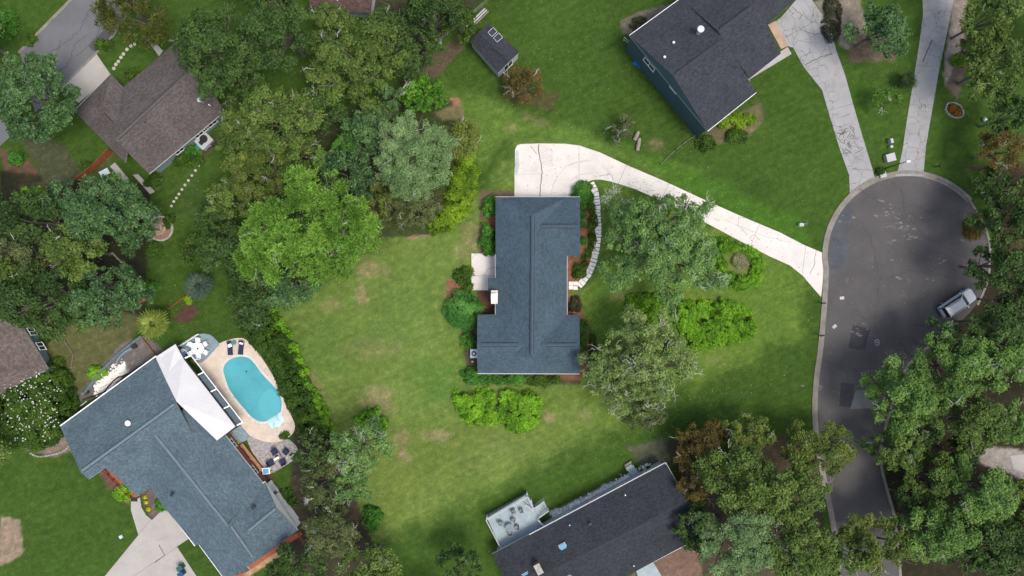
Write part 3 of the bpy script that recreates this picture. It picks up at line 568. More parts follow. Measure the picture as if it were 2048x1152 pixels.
# ---------------------------------------------------------------- buildings
def roof_face(mb, pts, eave, m=0):
    """pts: world vertices of a roof plane; eave=(a,b): its eave line, for shingle rows"""
    a, b = np.array(eave[0], float), np.array(eave[1], float); u = (b - a); u /= np.linalg.norm(u)
    nn = np.cross(np.array(pts[1]) - np.array(pts[0]), np.array(pts[2]) - np.array(pts[0])); nn = nn / np.linalg.norm(nn)
    if nn[2] < 0: pts = pts[::-1]; nn = -nn
    v_ = np.cross(nn, u); mb.face(pts, m, uv=[(float(np.dot(np.array(p) - a, u)), float(np.dot(np.array(p) - a, v_))) for p in pts])
def roof_prism(mb, e, r, ze, zr, hip=(False, False), gm=1, th=0.2):
    """e: four eave corners in photo pixels (edge e3-e0 is one end, e1-e2 the other), r: ridge ends"""
    ze = ze if hasattr(ze, '__len__') else [ze] * 4
    E = [P(*e[i], ze[i]) for i in range(4)]; Rg = [P(*r[0], zr), P(*r[1], zr)]
    roof_face(mb, [E[0], E[1], Rg[1], Rg[0]], (E[0], E[1])); roof_face(mb, [E[2], E[3], Rg[0], Rg[1]], (E[2], E[3]))
    for k, (i, j, h) in enumerate(((3, 0, hip[0]), (1, 2, hip[1]))):
        rr_ = Rg[0] if k == 0 else Rg[1]
        if h: roof_face(mb, [E[i], E[j], rr_], (E[i], E[j]))
        else: mb.face([E[i], E[j], rr_], gm)
    lo = [p - np.array([0, 0, th]) for p in E]
    for i in range(4): j = (i + 1) % 4; mb.face([lo[i], lo[j], E[j], E[i]], 2)
    mb.face([lo[3], lo[2], lo[1], lo[0]], 2)
    return E, Rg
def ridge_vent(root, a, b, z, mt, org, wd=0.40, name='ridge_vent'):
    A = P(*a, z); B = P(*b, z); m = MB(); d = (B - A)[:2]; L_ = np.linalg.norm(d); u = d / L_; nn = np.array([-u[1], u[0]])
    n = max(4, int(L_ / 0.3))                      # the cap shingles, one by one along the ridge
    m2 = MB()
    for k in range(n):
        p = A[:2] + u * L_ * k / n; q_ = A[:2] + u * L_ * (k + 1) / n; h0, h1 = 0.05, 0.085
        for s in (1, -1):
            e0 = p + nn * s * wd / 2; e1 = q_ + nn * s * wd / 2; dz = -0.10
            f = [(*p, z + h1), (*q_, z + h0), (*e1, z + h0 + dz), (*e0, z + h1 + dz)]
            m2.face(f if s < 0 else f[::-1])
        m2.face([(*(p + nn * wd / 2), z + h1 - .10), (*p, z + h1), (*(p - nn * wd / 2), z + h1 - .10), (*p, z - .02)])
    for s in (1, -1):
        e0 = A[:2] + nn * s * wd / 2; e1 = B[:2] + nn * s * wd / 2
        m2.face([(*e0, z - .03), (*e1, z - .03), (*e1, z - .22), (*e0, z - .22)], 1); g0 = e0 + nn * s * .09; g1 = e1 + nn * s * .09; q4 = [(*e0, z - .05), (*e1, z - .05), (*g1, z - .10), (*g0, z - .10)]; m2.face(q4 if s < 0 else q4[::-1], 1); m2.face([(*g0, z - .10), (*g1, z - .10), (*g1, z - .25), (*g0, z - .25)], 1)
    return m2.build(name, mt, root, org)
def walls(root, poly_px, ze, d, mt, org, z0=0.0, name='wall'):
    wp = inset([P2(x, y, ze) for x, y in poly_px], d)
    return wp, MB().prism(wp, z0, ze - 0.12).build(name, mt, root, org)
def window(root, a, b, t, z, w_, h, org, trim=M_white, name='window', out=0.03, split=True):
    """a window on the wall line a->b (world), centred at fraction t; outward is to the right of a->b"""
    a, b = np.array(a), np.array(b); d = (b - a) / np.linalg.norm(b - a); nn = np.array([d[1], -d[0]]); c = a + (b - a) * t; rz = math.atan2(d[1], d[0])
    m = MB(); cc = c + nn * out
    m.box((*cc, z + h / 2), (w_ + .16, .05, .09), rz); m.box((*cc, z - h / 2), (w_ + .2, .09, .09), rz)
    for s in ((-1, 1) if not split else (-1, 0, 1)): q_ = cc + d * s * w_ / 2; m.box((*q_, z), (.08, .052, h), rz)
    o = m.build(name, trim, root, org); MB().box((*(c + nn * (out - .012)), z), (w_, .02, h), rz).build('pane', M_glass, o, org); return o
def ccw(wp):
    A = sum(wp[i][0] * wp[(i + 1) % len(wp)][1] - wp[(i + 1) % len(wp)][0] * wp[i][1] for i in range(len(wp)))
    return wp if A > 0 else wp[::-1]
def auto_windows(root, wp, z, org, trim=M_white, minlen=3.0, gap=3.6, h=1.1, w_=1.2):
    wp = ccw(wp)
    for i in range(len(wp)):
        a, b = wp[i], wp[(i + 1) % len(wp)]; L_ = np.linalg.norm(np.array(b) - np.array(a))
        if L_ < minlen: continue
        n = max(1, int(L_ / gap))
        for k in range(n): window(root, a, b, (k + .5) / n, z, w_, h, org, trim)
def fascia(root, line_px, z, org, mt=M_white, name='gutter'):
    pts = [P(x, y, z) for x, y in line_px]; m = MB()
    for a, b in zip(pts[:-1], pts[1:]):
        m.bar(a + [0, 0, -.06], b + [0, 0, -.06], .13, .12)
    return m.build(name, mt, root, org)
def pipe_vent(root, x, y, z, org, r=0.07, h=0.35, mt=M_dark, name='vent_pipe', cap=False):
    p = P(x, y, z); m = MB().cyl(p, r, p[2] - .15, p[2] + h, 8)
    if cap: m.cyl(p, r * 1.7, p[2] + h, p[2] + h + .06, 10)
    return m.build(name, mt, root, org)
def box_vent(root, x, y, z, org, a=0, s=.38, name='roof_vent', mt=M_dark):
    p = P(x, y, z); m = MB().box((p[0], p[1], p[2] + .1), (s, s * .8, .2), rz=a); m.box((p[0], p[1], p[2] + .22), (s * 1.25, s, .05), rz=a); return m.build(name, mt, root, org)

# main house
SH_main = shingle('blue_grey_shingles', (0.053, 0.082, 0.103), var=.17)
SH_cap = mat('ridge_shingle', (0.046, 0.073, 0.095), var=.2, scale=.3, fine=.2, fscale=60)
o0 = P(1065, 570, 0); H = empty('ranch_house', o0, 'blue grey roofed ranch house with cream chimney in the middle of the lot', 'house')
zE, zR, zW = 2.9, 4.95, 4.55
rb = MB()
roof_prism(rb, [(991, 394.5), (991, 718), (1134, 718), (1134, 394.5)], [(1063, 432), (1063, 713)], zE + .01, zR, hip=(True, False), gm=1) if False else None
# west and east slopes of the long roof, ending in a small gable above the south wing
def tri_prism(mb, xw, xe, y0, y1, xr, yr0, yr1, ze, zr, hipn=False):
    roof_prism(mb, [(xw, y0), (xw, y1), (xe, y1), (xe, y0)], [(xr, yr0), (xr, yr1)], ze, zr, hip=(hipn, False))
tri_prism(rb, 991, 1134, 394.6, 714, 1064, 430, 714, zE + .008, zR, True)
roof_prism(rb, [(1160, 512), (991.2, 512), (991.2, 394), (1160, 394)], [(1160.4, 452.5), (1052, 452.5)], zE, zW, hip=(False, True))
roof_prism(rb, [(955, 629), (1159, 629.5), (1159, 747.5), (955, 746.5)], [(954, 689), (1159.6, 689.5)], zE - .004, zW)
a_ = [P(976, 556, 2.75), P(976, 581, 2.75), P(994, 581, 3.0), P(994, 556, 3.0)]; roof_face(rb, a_, (a_[0], a_[1]))
rb.face([a_[0] - [0, 0, .2], a_[1] - [0, 0, .2], a_[1], a_[0]], 2); rb.face([a_[1] - [0, 0, .2], a_[2] - [0, 0, .2], a_[2], a_[1]], 2); rb.face([a_[3] - [0, 0, .2], a_[0] - [0, 0, .2], a_[0], a_[3]], 2)
rb.build('roof', [SH_main, M_sage, M_greytrim], H, o0)
ridge_vent(H, (1065, 432), (1063.5, 709), zR + .04, [SH_cap, M_dark], o0); ridge_vent(H, (1082, 452), (1154, 452), zW, [SH_cap, M_dark], o0)
ridge_vent(H, (962, 689), (1038, 689), zW, [SH_cap, M_dark], o0); ridge_vent(H, (1093, 689.5), (1153, 689.5), zW, [SH_cap, M_dark], o0)
wp1, _ = walls(H, [(991, 394), (1160, 394), (1160, 512), (1134, 512), (1134, 630), (1159, 630), (1159, 747), (955, 747), (955, 629), (991, 629)], zE, .45, M_brick, o0)
auto_windows(H, wp1, 1.5, o0, gap=4.2)
pc = ccw(wp1)
for x, y in [(1011, 454), (1019, 505), (997, 537), (1024, 636), (1093, 636)]: pipe_vent(H, x, y, 3.5 + (0.9 if 1010 < x < 1050 else .1) , o0, r=.09, h=.25)
gd = MB(); gp_ = P(1088, 401, 0); gd.box((gp_[0], gp_[1] + .02, 1.1), (4.9, .06, 2.2)); 
for k in range(3): gd.box((gp_[0], gp_[1] + .06, .55 + .55 * k), (4.8, .03, .03))
gd.build('garage_door', M_white, H, o0)
# chimney: cream stack on the west wall with shoulders and a square flue cap
ch = P(989, 594, 3.3); cb = MB(); cb.box((ch[0], ch[1] + .0, 2.1), (.85, 1.75, 4.2)); chm = cb.build('chimney', M_cream, H, o0)
m = MB(); m.box((ch[0], ch[1], 4.55), (.72, .82, .7)); m.box((ch[0], ch[1], 4.93), (.82, .92, .08)); m.build('chimney_cap', M_stone, chm, o0)
MB().box((ch[0], ch[1], 5.02), (.46, .5, .1)).build('flue_cover', M_white, chm, o0)
# fascia boards (white line) on visible edges
fascia(H, [(991, 394), (1160, 394)], zE, o0, M_greytrim); fascia(H, [(1134, 512), (1134, 630)], zE, o0, M_greytrim); fascia(H, [(955, 747), (1159, 747.6)], zE, o0, M_greytrim)
fascia(H, [(991, 510), (991, 629)], zE, o0, M_greytrim)

# house at the top left with brown roof
SH_br = shingle('brown_grey_shingles', (0.088, 0.077, 0.072), var=.25)
SH_br2 = mat('brown_ridge_shingle', (0.075, 0.066, 0.062), var=.2, scale=.3)
o1 = P(290, 230, 0); T = empty('brown_roofed_house', o1, 'house with brown grey shingle roof beside the side street at top left', 'house'); rb = MB()
roof_prism(rb, [(190, 223), (345, 90), (450, 222), (298, 348)], [(229, 278), (392, 135)], 2.9, 4.9, gm=1)
roof_prism(rb, [(221, 148), (272, 208), (272, 268), (148, 222)][:0] or [(221, 148), (275, 207), (250, 325), (148, 222)], [(205, 212), (262, 268)], 2.88, 4.2, hip=(True, False), gm=1)
rb.build('roof', [SH_br, M_sage, M_greytrim], T, o1)
ridge_vent(T, (233, 277), (378, 143), 4.92, [SH_br2, M_dark], o1); ridge_vent(T, (209, 223), (231, 245), 4.15, [SH_br2, M_dark], o1, .3)
wp_, _ = walls(T, [(190, 223), (345, 90), (450, 222), (298, 348)], 2.9, .5, M_sage, o1); wc = ccw(wp_)
walls(T, [(221, 148), (275, 207), (235, 300), (148, 222)], 2.88, .45, M_sage, o1)
# windows along the garden side
pa, pb = np.array(P2(298, 348, 2.9)), np.array(P2(450, 222, 2.9)); dd = (pb - pa) / np.linalg.norm(pb - pa); nn = np.array([dd[1], -dd[0]]); pa2 = pa - nn * .5; pb2 = pb - nn * .5
for t in (.36, .62, .70, .80): window(T, pa2, pb2, t, 1.6, 1.3 if t != .70 else .6, 1.3, o1, M_white)
for a_, b_ in ((wc[0], wc[1]),): pass
pipe_vent(T, 405, 204, 4.2, o1, .17, .9, M_metal, 'flue_pipe', True); pipe_vent(T, 420, 211, 4.0, o1, .07, .4, M_white)
m = box_vent(T, 297, 241, 4.3, o1, .7, .36, mt=M_greytrim); pipe_vent(T, 269, 309, 3.6, o1, .07, .3); box_vent(T, 291, 244, 4.4, o1, .7, .22)
fascia(T, [(221, 148), (148, 222)], 2.88, o1, M_greytrim); fascia(T, [(298, 348), (450, 222)], 2.9, o1, M_greytrim)

# house at the top right, two storeys, blue-green siding
SH_ch = shingle('charcoal_shingles', (0.037, 0.040, 0.047), var=.25); SH_ch2 = mat('charcoal_ridge_shingle', (0.03, 0.033, 0.038), var=.2, scale=.3)
o2 = P(1430, 110, 0); U = empty('blue_green_house', o2, 'two storey house with blue green siding and charcoal roof at top right', 'house'); rb = MB()
roof_prism(rb, [(1259, 71), (1368, -8), (1512.5, 184.5), (1415, 262)], [(1346, 151), (1448, 77)], 5.2, 7.2, gm=1)
roof_prism(rb, [(1362, -3), (1452, -70), (1562, 107), (1499, 157.5)], [(1436, 62), (1512, 6)], [5.2, 5.2, 4.6, 4.6], 7.35, gm=1)
roof_prism(rb, [(1440, -70), (1520, -130), (1600, -8), (1534, 50)], [(1490, -10), (1562, -66)], [4, 4, 3.2, 3.2], 5.4, gm=1)
rb.build('roof', [SH_ch, M_teal, M_greytrim], U, o2)
ridge_vent(U, (1352, 146), (1440, 82), 7.2, [SH_ch2, M_dark], o2, .34); ridge_vent(U, (1440, 58), (1498, 15), 7.37, [SH_ch2, M_dark], o2, .34)
wp_, _ = walls(U, [(1259, 71), (1368, -8), (1512.5, 184.5), (1415, 262)], 5.2, .2, M_teal, o2); walls(U, [(1362, -3), (1452, -70), (1562, 107), (1499, 157.5)], 4.6, .35, M_teal, o2); walls(U, [(1440, -70), (1520, -130), (1600, -8), (1534, 50)], 3.2, .3, M_teal, o2)
ga, gb = np.array(P2(1259, 71, 5.2)), np.array(P2(1415, 262, 5.2)); dd = (gb - ga) / np.linalg.norm(gb - ga); nl = np.array([dd[1], -dd[0]]); 
if nl[0] > 0: nl = -nl
ga2 = ga - nl * .2; gb2 = gb - nl * .2
wins = ((.27, 3.6, 2.0, 1.1), (.56, 4.6, 1.2, .5)) 
for t, z, w_, h in wins: window(U, ga2, gb2, t, z, w_, h, o2, M_white) if np.dot(np.array([dd[1], -dd[0]]), nl) > 0 else window(U, gb2, ga2, 1 - t, z, w_, h, o2, M_white)
pipe_vent(U, 1396, 66, 6.6, o2, .26, 1.3, M_metal, 'flue_pipe', True); pipe_vent(U, 1346, 87, 6.2, o2, .1, .4, M_metal, cap=True); pipe_vent(U, 1328, 116, 6.3, o2, .1, .4, M_metal, cap=True)
pipe_vent(U, 1533, 49, 5.0, o2, .1, .4, M_dark)
fascia(U, [(1259, 71), (1368, -8)], 5.2, o2, M_white); fascia(U, [(1415, 262), (1512.5, 184.5)], 5.2, o2, M_white); fascia(U, [(1499, 157.5), (1562, 107)], 4.6, o2, M_greytrim)
MB().prism([P2(*q) for q in [(1536, 50), (1550, 42), (1576, 92), (1562, 98)]], 0, .05).build('porch_floor', mat('salmon_porch', (0.34, 0.24, 0.17)), U, o2)

# shed
o3 = P(988, 98, 0); SHD = empty('garden_shed', o3, 'small grey garden shed with two framed roof hatches on the back lawn', 'shed'); rb = MB()
roof_prism(rb, [(940, 82), (996, 146), (1038.5, 105), (976, 46)], [(957, 64), (1017.5, 124)], 2.5, 3.6, gm=1)
rb.build('roof', [SH_ch, M_greysid, M_greytrim], SHD, o3); wp_, _ = walls(SHD, [(940, 82), (996, 146), (1038.5, 105), (976, 46)], 2.5, .12, M_greysid, o3)
ws = ccw(wp_)
for i in range(4):
    a_, b_ = ws[i], ws[(i + 1) % 4]
    if abs(np.linalg.norm(np.array(a_) - np.array(b_)) - 3.7) < .9 and (a_[1] + b_[1]) / 2 < (576 - 115) * MPP:
        window(SHD, a_, b_, .5, 1.05, 1.5, 1.9, o3, M_white, 'double_door')
for x, y in ((985, 64), (996, 75)):
    a = math.atan2(-(146 - 82), 56); p = P(x, y, 3.3); fr = MB()
    for dx, dy, sx, sy in ((-.48, 0, .06, .78), (.48, 0, .06, .78), (0, -.38, .96, .06), (0, .38, .96, .06)):
        fr.box((p[0] + dx * math.cos(a + 1.57) - dy * math.sin(a + 1.57), p[1] + dx * math.sin(a + 1.57) + dy * math.cos(a + 1.57), 3.27 if x < 990 else 3.27), (sx, sy, .12), rz=a + 1.57)
    f_ = fr.build('roof_hatch', M_greytrim, SHD, o3); MB().box((p[0], p[1], 3.24), (.92, .72, .06), rz=a + 1.57).build('pane', M_glass, f_, o3)

# pool house, lower left
SH_bl = shingle('slate_blue_shingles', (0.078, 0.112, 0.13), var=.22); SH_bl2 = mat('slate_blue_cap', (0.115, 0.155, 0.175), var=.15, scale=.3, fine=.15)
o4 = P(360, 930, 0); B = empty('pool_house', o4, 'long slate blue roofed house with white porch roof beside the pool', 'house'); rb = MB()
A0, A1, R0_, R1_ = P(120, 852, 2.8), P(312, 712, 2.8), P(161, 944, 4.7), P(353, 805, 4.7); roof_face(rb, [A0, A1, R1_, R0_], (A0, A1))
S_ = [R0_, P(177, 959, 4.25), P(211, 935, 4.25), P(274, 992, 2.75), P(300, 975, 2.75), P(400, 897, 2.75), R1_]; roof_face(rb, S_, (S_[3], S_[4]))
rb.face([A0 - [0, 0, .2], P(177, 959, 2.6), S_[1], R0_, A0], 1); rb.face([S_[1] - [0, 0, .2], S_[2] - [0, 0, .2], S_[2], S_[1]], 2); rb.face([S_[2] - [0, 0, .2], S_[3] - [0, 0, .2], S_[3], S_[2]], 2); rb.face([S_[3] - [0, 0, .2], S_[4] - [0, 0, .2], S_[4], S_[3]], 2)
rb.face([A0 - [0, 0, .2], A1 - [0, 0, .2], A1, A0], 2); rb.face([R1_, S_[5], P(400, 897, 2.0), P(353, 805, 2.5)], 0)
roof_prism(rb, [(393, 798), (532, 974), (390, 1092), (250, 914)], [(306, 866), (458, 1056)], 2.81, 4.32, hip=(True, False), gm=1)
roof_prism(rb, [(505, 990), (566, 1062), (452, 1160), (396, 1087)], [(458, 1046), (512, 1122)], 2.75, 4.5, hip=(True, False), gm=1)
roof_prism(rb, [(455, 1020), (530, 963.5), (596, 1061), (510, 1124)], [(488, 1066), (553, 1014)], 2.82, 4.3, hip=(True, False), gm=3)
roof_prism(rb, [(398, 1089), (432, 1066), (500, 1140), (449, 1158)], [(416, 1078), (470, 1150)], 2.7, 2.9, gm=0)
rb.build('roof', [SH_bl, M_brick, M_white, M_white], B, o4)
ridge_vent(B, (164, 941), (348, 808), 4.72, [SH_bl2, M_dark], o4, .38); ridge_vent(B, (310, 871), (456, 1053), 4.34, [SH_bl2, M_dark], o4, .38); ridge_vent(B, (462, 1054), (505, 1115), 4.52, [SH_bl2, M_dark], o4, .38); ridge_vent(B, (497, 1061), (550, 1018), 4.32, [SH_bl2, M_dark], o4, .4)
wp_, _ = walls(B, [(120, 852), (312, 712), (374, 816), (177, 959)], 2.8, .5, M_brick, o4); auto_windows(B, wp_, 1.5, o4)
wp_, _ = walls(B, [(393, 798), (532, 974), (390, 1092), (250, 914)], 2.8, .5, M_brick, o4); auto_windows(B, wp_, 1.5, o4)
walls(B, [(455, 1020), (530, 963.5), (596, 1061), (500, 1130), (449, 1158), (398, 1089)], 2.7, .35, M_white, o4)
m = MB(); m.prism([P2(*q) for q in [(540, 972), (549, 968), (598, 1036), (590, 1043)]], 0, 2.3); m.build('sunroom_wall', M_white, B, o4)
MB().box((*P2(551, 985, 2.3), 2.33), (.5, .5, .06), rz=.9).build('sunroom_window', M_glass, B, o4); MB().box((*P2(566, 1018, 2.3), 2.33), (.25, 1.5, .06), rz=.62).build('sunroom_window', M_glass, B, o4)
for x, y in ((345, 988), (508, 1014)): box_vent(B, x, y, 3.7, o4, .8, .42)
pipe_vent(B, 260, 845, 4.0, o4, .22, .5, M_white, 'flue_pipe', True)
p = P(273, 842, 4.1); MB().cyl(p, .3, p[2] - .1, p[2] + .12, 12).build('satellite_dish', M_greytrim, B, o4)
for ln in ([(120, 852), (312, 712)], [(390, 1092), (304, 978)]): fascia(B, ln, 2.82, o4, M_white)
fascia(B, [(530, 963.5), (508, 978)], 2.82, o4); fascia(B, [(398, 1089), (449, 1158)], 2.7, o4)
# white flat porch roof over the terrace, its dark gutter, the glazed strip with white beams
pf = MB(); w0, w1, w2, w3, w4, w5, w6 = P(311, 714, 2.9), P(351, 688, 2.95), P(367.5, 716.5, 2.95), P(471, 853, 2.95), P(434, 881, 3.28), P(353, 803, 4.78), P(332, 760, 3.86)
for f in ([w1, w0, w6, w2], [w2, w6, w5], [w2, w5, w3], [w3, w5, w4]): pf.face(f[::-1]); pf.face([p_ - [0, 0, .12] for p_ in f])
for a_, b_ in ((w0, w1), (w1, w2), (w2, w3), (w3, w4)): pf.face([a_ - [0, 0, .14], b_ - [0, 0, .14], b_, a_])
for a_, b_ in ((w4, w5),): pf.face([a_ - [0, 0, .5], b_ - [0, 0, 1.5], b_, a_])
pf.bar(w2 + [0, 0, .02], w6 + [0, 0, .02], .06, .05)
pr = pf.build('porch_roof', M_membrane, B, o4)
g_ = MB(); g_.bar(P(352, 687, 2.96), P(368, 716, 2.96), .12, .16); g_.bar(P(368, 717, 2.96), P(473, 853, 2.96), .12, .16); g_.bar(P(473, 853, 2.96), P(434, 882, 2.96), .1, .16); g_.build('gutter', M_dark, pr, o4)
for k in range(5):
    t = k / 4; x, y = 372 + (474 - 372) * t, 716 + (851 - 716) * t
    MB().bar(P(x - 3, y + 1, 2.7), P(x + 11, y - 6, 2.7), .16, .16).build('porch_beam', M_white, B, o4)
    if k < 4:
        t2 = (k + 1) / 4; x2, y2 = 372 + 102 * t2, 716 + 135 * t2
        if k: MB().prism([P2(*q, 2.6) for q in [(x, y + 3), (x + 9, y - 2), (x2 + 9, y2 - 7), (x2, y2 - 1)]], 2.58, 2.62).build('screen_panel', mat('dark_screen', (0.07, 0.10, 0.12), var=.15, scale=.2), B, o4)
MB().bar(P(383, 712, 2.7), P(486, 845, 2.7), .09, .12).build('porch_beam', M_white, B, o4)
for x, y in ((383, 712), (418, 757), (452, 800), (486, 845)): p = P(x, y, 0); MB().box((p[0], p[1], 1.33), (.11, .11, 2.66), rz=.9).build('porch_post', M_white, B, o4)

# house at the bottom
SH_bo = shingle('dark_slate_shingles', (0.030, 0.034, 0.040), var=.25)
o5 = P(1180, 1060, 0); K = empty('dark_roofed_house', o5, 'dark roofed house with raised pale deck and blue skylights at bottom', 'house'); rb = MB()
roof_prism(rb, [(1045, 1076), (1331, 925), (1407, 1071), (1130, 1218)], [(1088, 1148), (1373, 1000)], 2.9, 4.7, gm=1)
roof_prism(rb, [(985, 1108), (1058, 1069), (1130, 1218), (1060, 1255)], [(1022, 1182), (1094, 1145)], 3.0, 4.4, gm=1)
rb.build('roof', [SH_bo, M_greysid, M_greytrim], K, o5); ridge_vent(K, (1175, 1105), (1300, 1041), 4.7, [MATS['charcoal_ridge_shingle'], M_dark], o5, .3)
wp_, _ = walls(K, [(1045, 1076), (1331, 925), (1407, 1071), (1130, 1218)], 2.9, .4, M_greysid, o5); auto_windows(K, wp_, 1.7, o5)
walls(K, [(985, 1108), (1058, 1069), (1130, 1218), (1060, 1255)], 2.9, .4, M_greysid, o5)
for x, y, s in ((1126, 1093, .85), (1134, 1149, .8), (1052, 1151, .8)):
    p = P(x, y, 3.9); f_ = MB().box((p[0], p[1], 4.0), (s + .12, s + .12, .2), rz=.48).build('skylight', M_greytrim, K, o5); MB().box((p[0], p[1], 4.13), (s - .04, s - .04, .06), rz=.48).build('pane', M_skyl, f_, o5)
c_ = MB(); p = P(1077, 1137, 4.8); c_.box((p[0], p[1], 3.2), (.7, 1.3, 3.6), rz=.48); cc_ = c_.build('chimney', M_brick, K, o5); MB().box((p[0], p[1], 5.05), (.8, 1.4, .1), rz=.48).build('chimney_cap', M_stone2, cc_, o5)
for x, y in ((1139, 1049), (1250, 989), (1267, 1130)): pipe_vent(K, x, y, 3.6, o5, .07, .35, M_metal)
box_vent(K, 1180, 1047, 3.8, o5, .48, .3); fascia(K, [(985, 1108), (1331, 925)], 2.93, o5, M_greytrim); fascia(K, [(1331, 925), (1372, 998)], 3.0, o5, M_greytrim); fascia(K, [(1407, 1071), (1275, 1140)], 2.9, o5, M_white)
m = MB(); m.prism([P2(*q, .5) for q in [(1272, 1142), (1306, 1124), (1322, 1150), (1320, 1175), (1285, 1178)]], 0, .5); m.build('porch_floor', M_deckw, K, o5)

# house at the left edge
SH_lf = shingle('tan_grey_shingles', (0.115, 0.092, 0.080), var=.25, bw=.4, bh=.25); o6 = P(40, 700, 0); V_ = empty('tan_roofed_house', o6, 'tan grey roofed house with pale wall at the left edge', 'house'); rb = MB()
roof_prism(rb, [(-60, 560), (46, 652), (95, 736), (-20, 830)][:0] or [(-80, 585), (44, 652), (96, 737), (-60, 820)], [(-90, 700), (-10, 745)], 2.9, 4.4, hip=(True, True), gm=1)
rb.build('roof', [SH_lf, M_sage, M_greytrim], V_, o6)
vw = [P2(*q, 2.8) for q in [(-76, 590), (40, 655), (108, 732), (96, 742), (-56, 812)]]; vw = [P2(-76, 592, 2.8), P2(40, 652, 2.8), P2(103, 727, 0), P2(90, 742, 2.8), P2(-56, 812, 2.8)]
MB().prism(vw, 0, 2.78).build('wall', M_sage, V_, o6)
wa, wb_ = np.array(P2(43, 651, 2.8)), np.array(P2(104, 727, 1.5)); 
for t in (.17, .55): window(V_, wb_, wa, 1 - t, 1.6, 1.1, 1.2, o6, M_white)

# corner of a roof at the top
o7 = P(690, -10, 0); Z_ = empty('russet_roofed_house', o7, 'russet brown roof corner showing between trees at the top edge', 'house'); rb = MB(); SH_ru = shingle('russet_shingles', (0.09, 0.06, 0.05))
roof_prism(rb, [(610, -70), (640, 30), (755, 22), (740, -80)][:0] or [(618, 14), (742, 26), (760, -110), (630, -120)], [(622, -50), (748, -40)], 2.9, 4.7, gm=1); rb.build('roof', [SH_ru, M_greysid, M_greytrim], Z_, o7); walls(Z_, [(618, 14), (742, 26), (760, -110), (630, -120)], 2.9, .4, M_greysid, o7)
pipe_vent(Z_, 676, 3, 3.4, o7, .08, .4, M_metal)
# ---------------------------------------------------------------- vegetation
NR = np.random.RandomState(12)
def unit(v): return v / (np.linalg.norm(v, axis=-1, keepdims=True) + 1e-9)
def leaves(name, Pt, Nn, Ln, Wd, tint, mt, parent=None, org=(0, 0, 0), Ax=None):
    """many small leaf-sized kites: points, normals, lengths, widths"""
    n = len(Pt); a = Ax if Ax is not None else NR.randn(n, 3); a = unit(a - Nn * np.sum(a * Nn, 1, keepdims=True)) if Ax is None else unit(Ax); b_ = unit(np.cross(Nn, a))
    Ln = np.asarray(Ln).reshape(-1, 1); Wd = np.asarray(Wd).reshape(-1, 1); c = Pt - np.array(org)
    v = np.stack([c - a * Ln / 2, c + b_ * Wd / 2 + a * Ln * .08, c + a * Ln / 2, c - b_ * Wd / 2 + a * Ln * .08], 1).reshape(-1, 3)
    me = np_mesh(name, v, np.arange(4 * n).reshape(-1, 4), [mt]); at = me.attributes.new('tint', 'FLOAT', 'FACE'); at.data.foreach_set('value', np.clip(tint, 0, 1).astype(np.float32))
    o = bpy.data.objects.new(name, me); COL.objects.link(o)
    if parent is not None: o.parent = parent
    else: o.location = tuple(org)
    return o
LMUL = {'needle': (2.75, 3.2, 2.2), 'front': (2.15, 2.45, 1.6), 'yellow_green': (1.75, 2.05, 1.6), 'grey_green': (1.65, 1.95, 1.35), 'hedge': (1.55, 2.0, 1.4), 'yellow_hedge': (1.1, 1.55, 1.3), 'shrub': (1.6, 1.8, 1.4), 'narrow': (1.7, 1.9, 1.3), 'glossy': (1.75, 1.95, 1.3), 'lime': (1.2, 1.15, 1.1), 'olive': (1.9, 2.0, 1.4), 'bright': (1.7, 1.9, 1.5), 'mossy': (1.6, 1.7, 1.4), 'laurel': (1.5, 1.7, 1.2), 'oak_': (1.7, 1.75, 1.1), 'dark': (1.6, 1.7, 1.05), 'rust': (1.5, 1.5, 1.3), 'cedar': (1.6, 1.7, 1.3)}
def lm(name, a, b_, c, **k):
    f = (1, 1, 1)
    for key, v in LMUL.items():
        if name.startswith(key) or (key == 'needle' and 'feathery' in name): f = v; break
    g = lambda q: tuple(min(.75, q[i] * f[i]) for i in range(3))
    return leafmat(name, g(a), g(b_), g(c), **k)
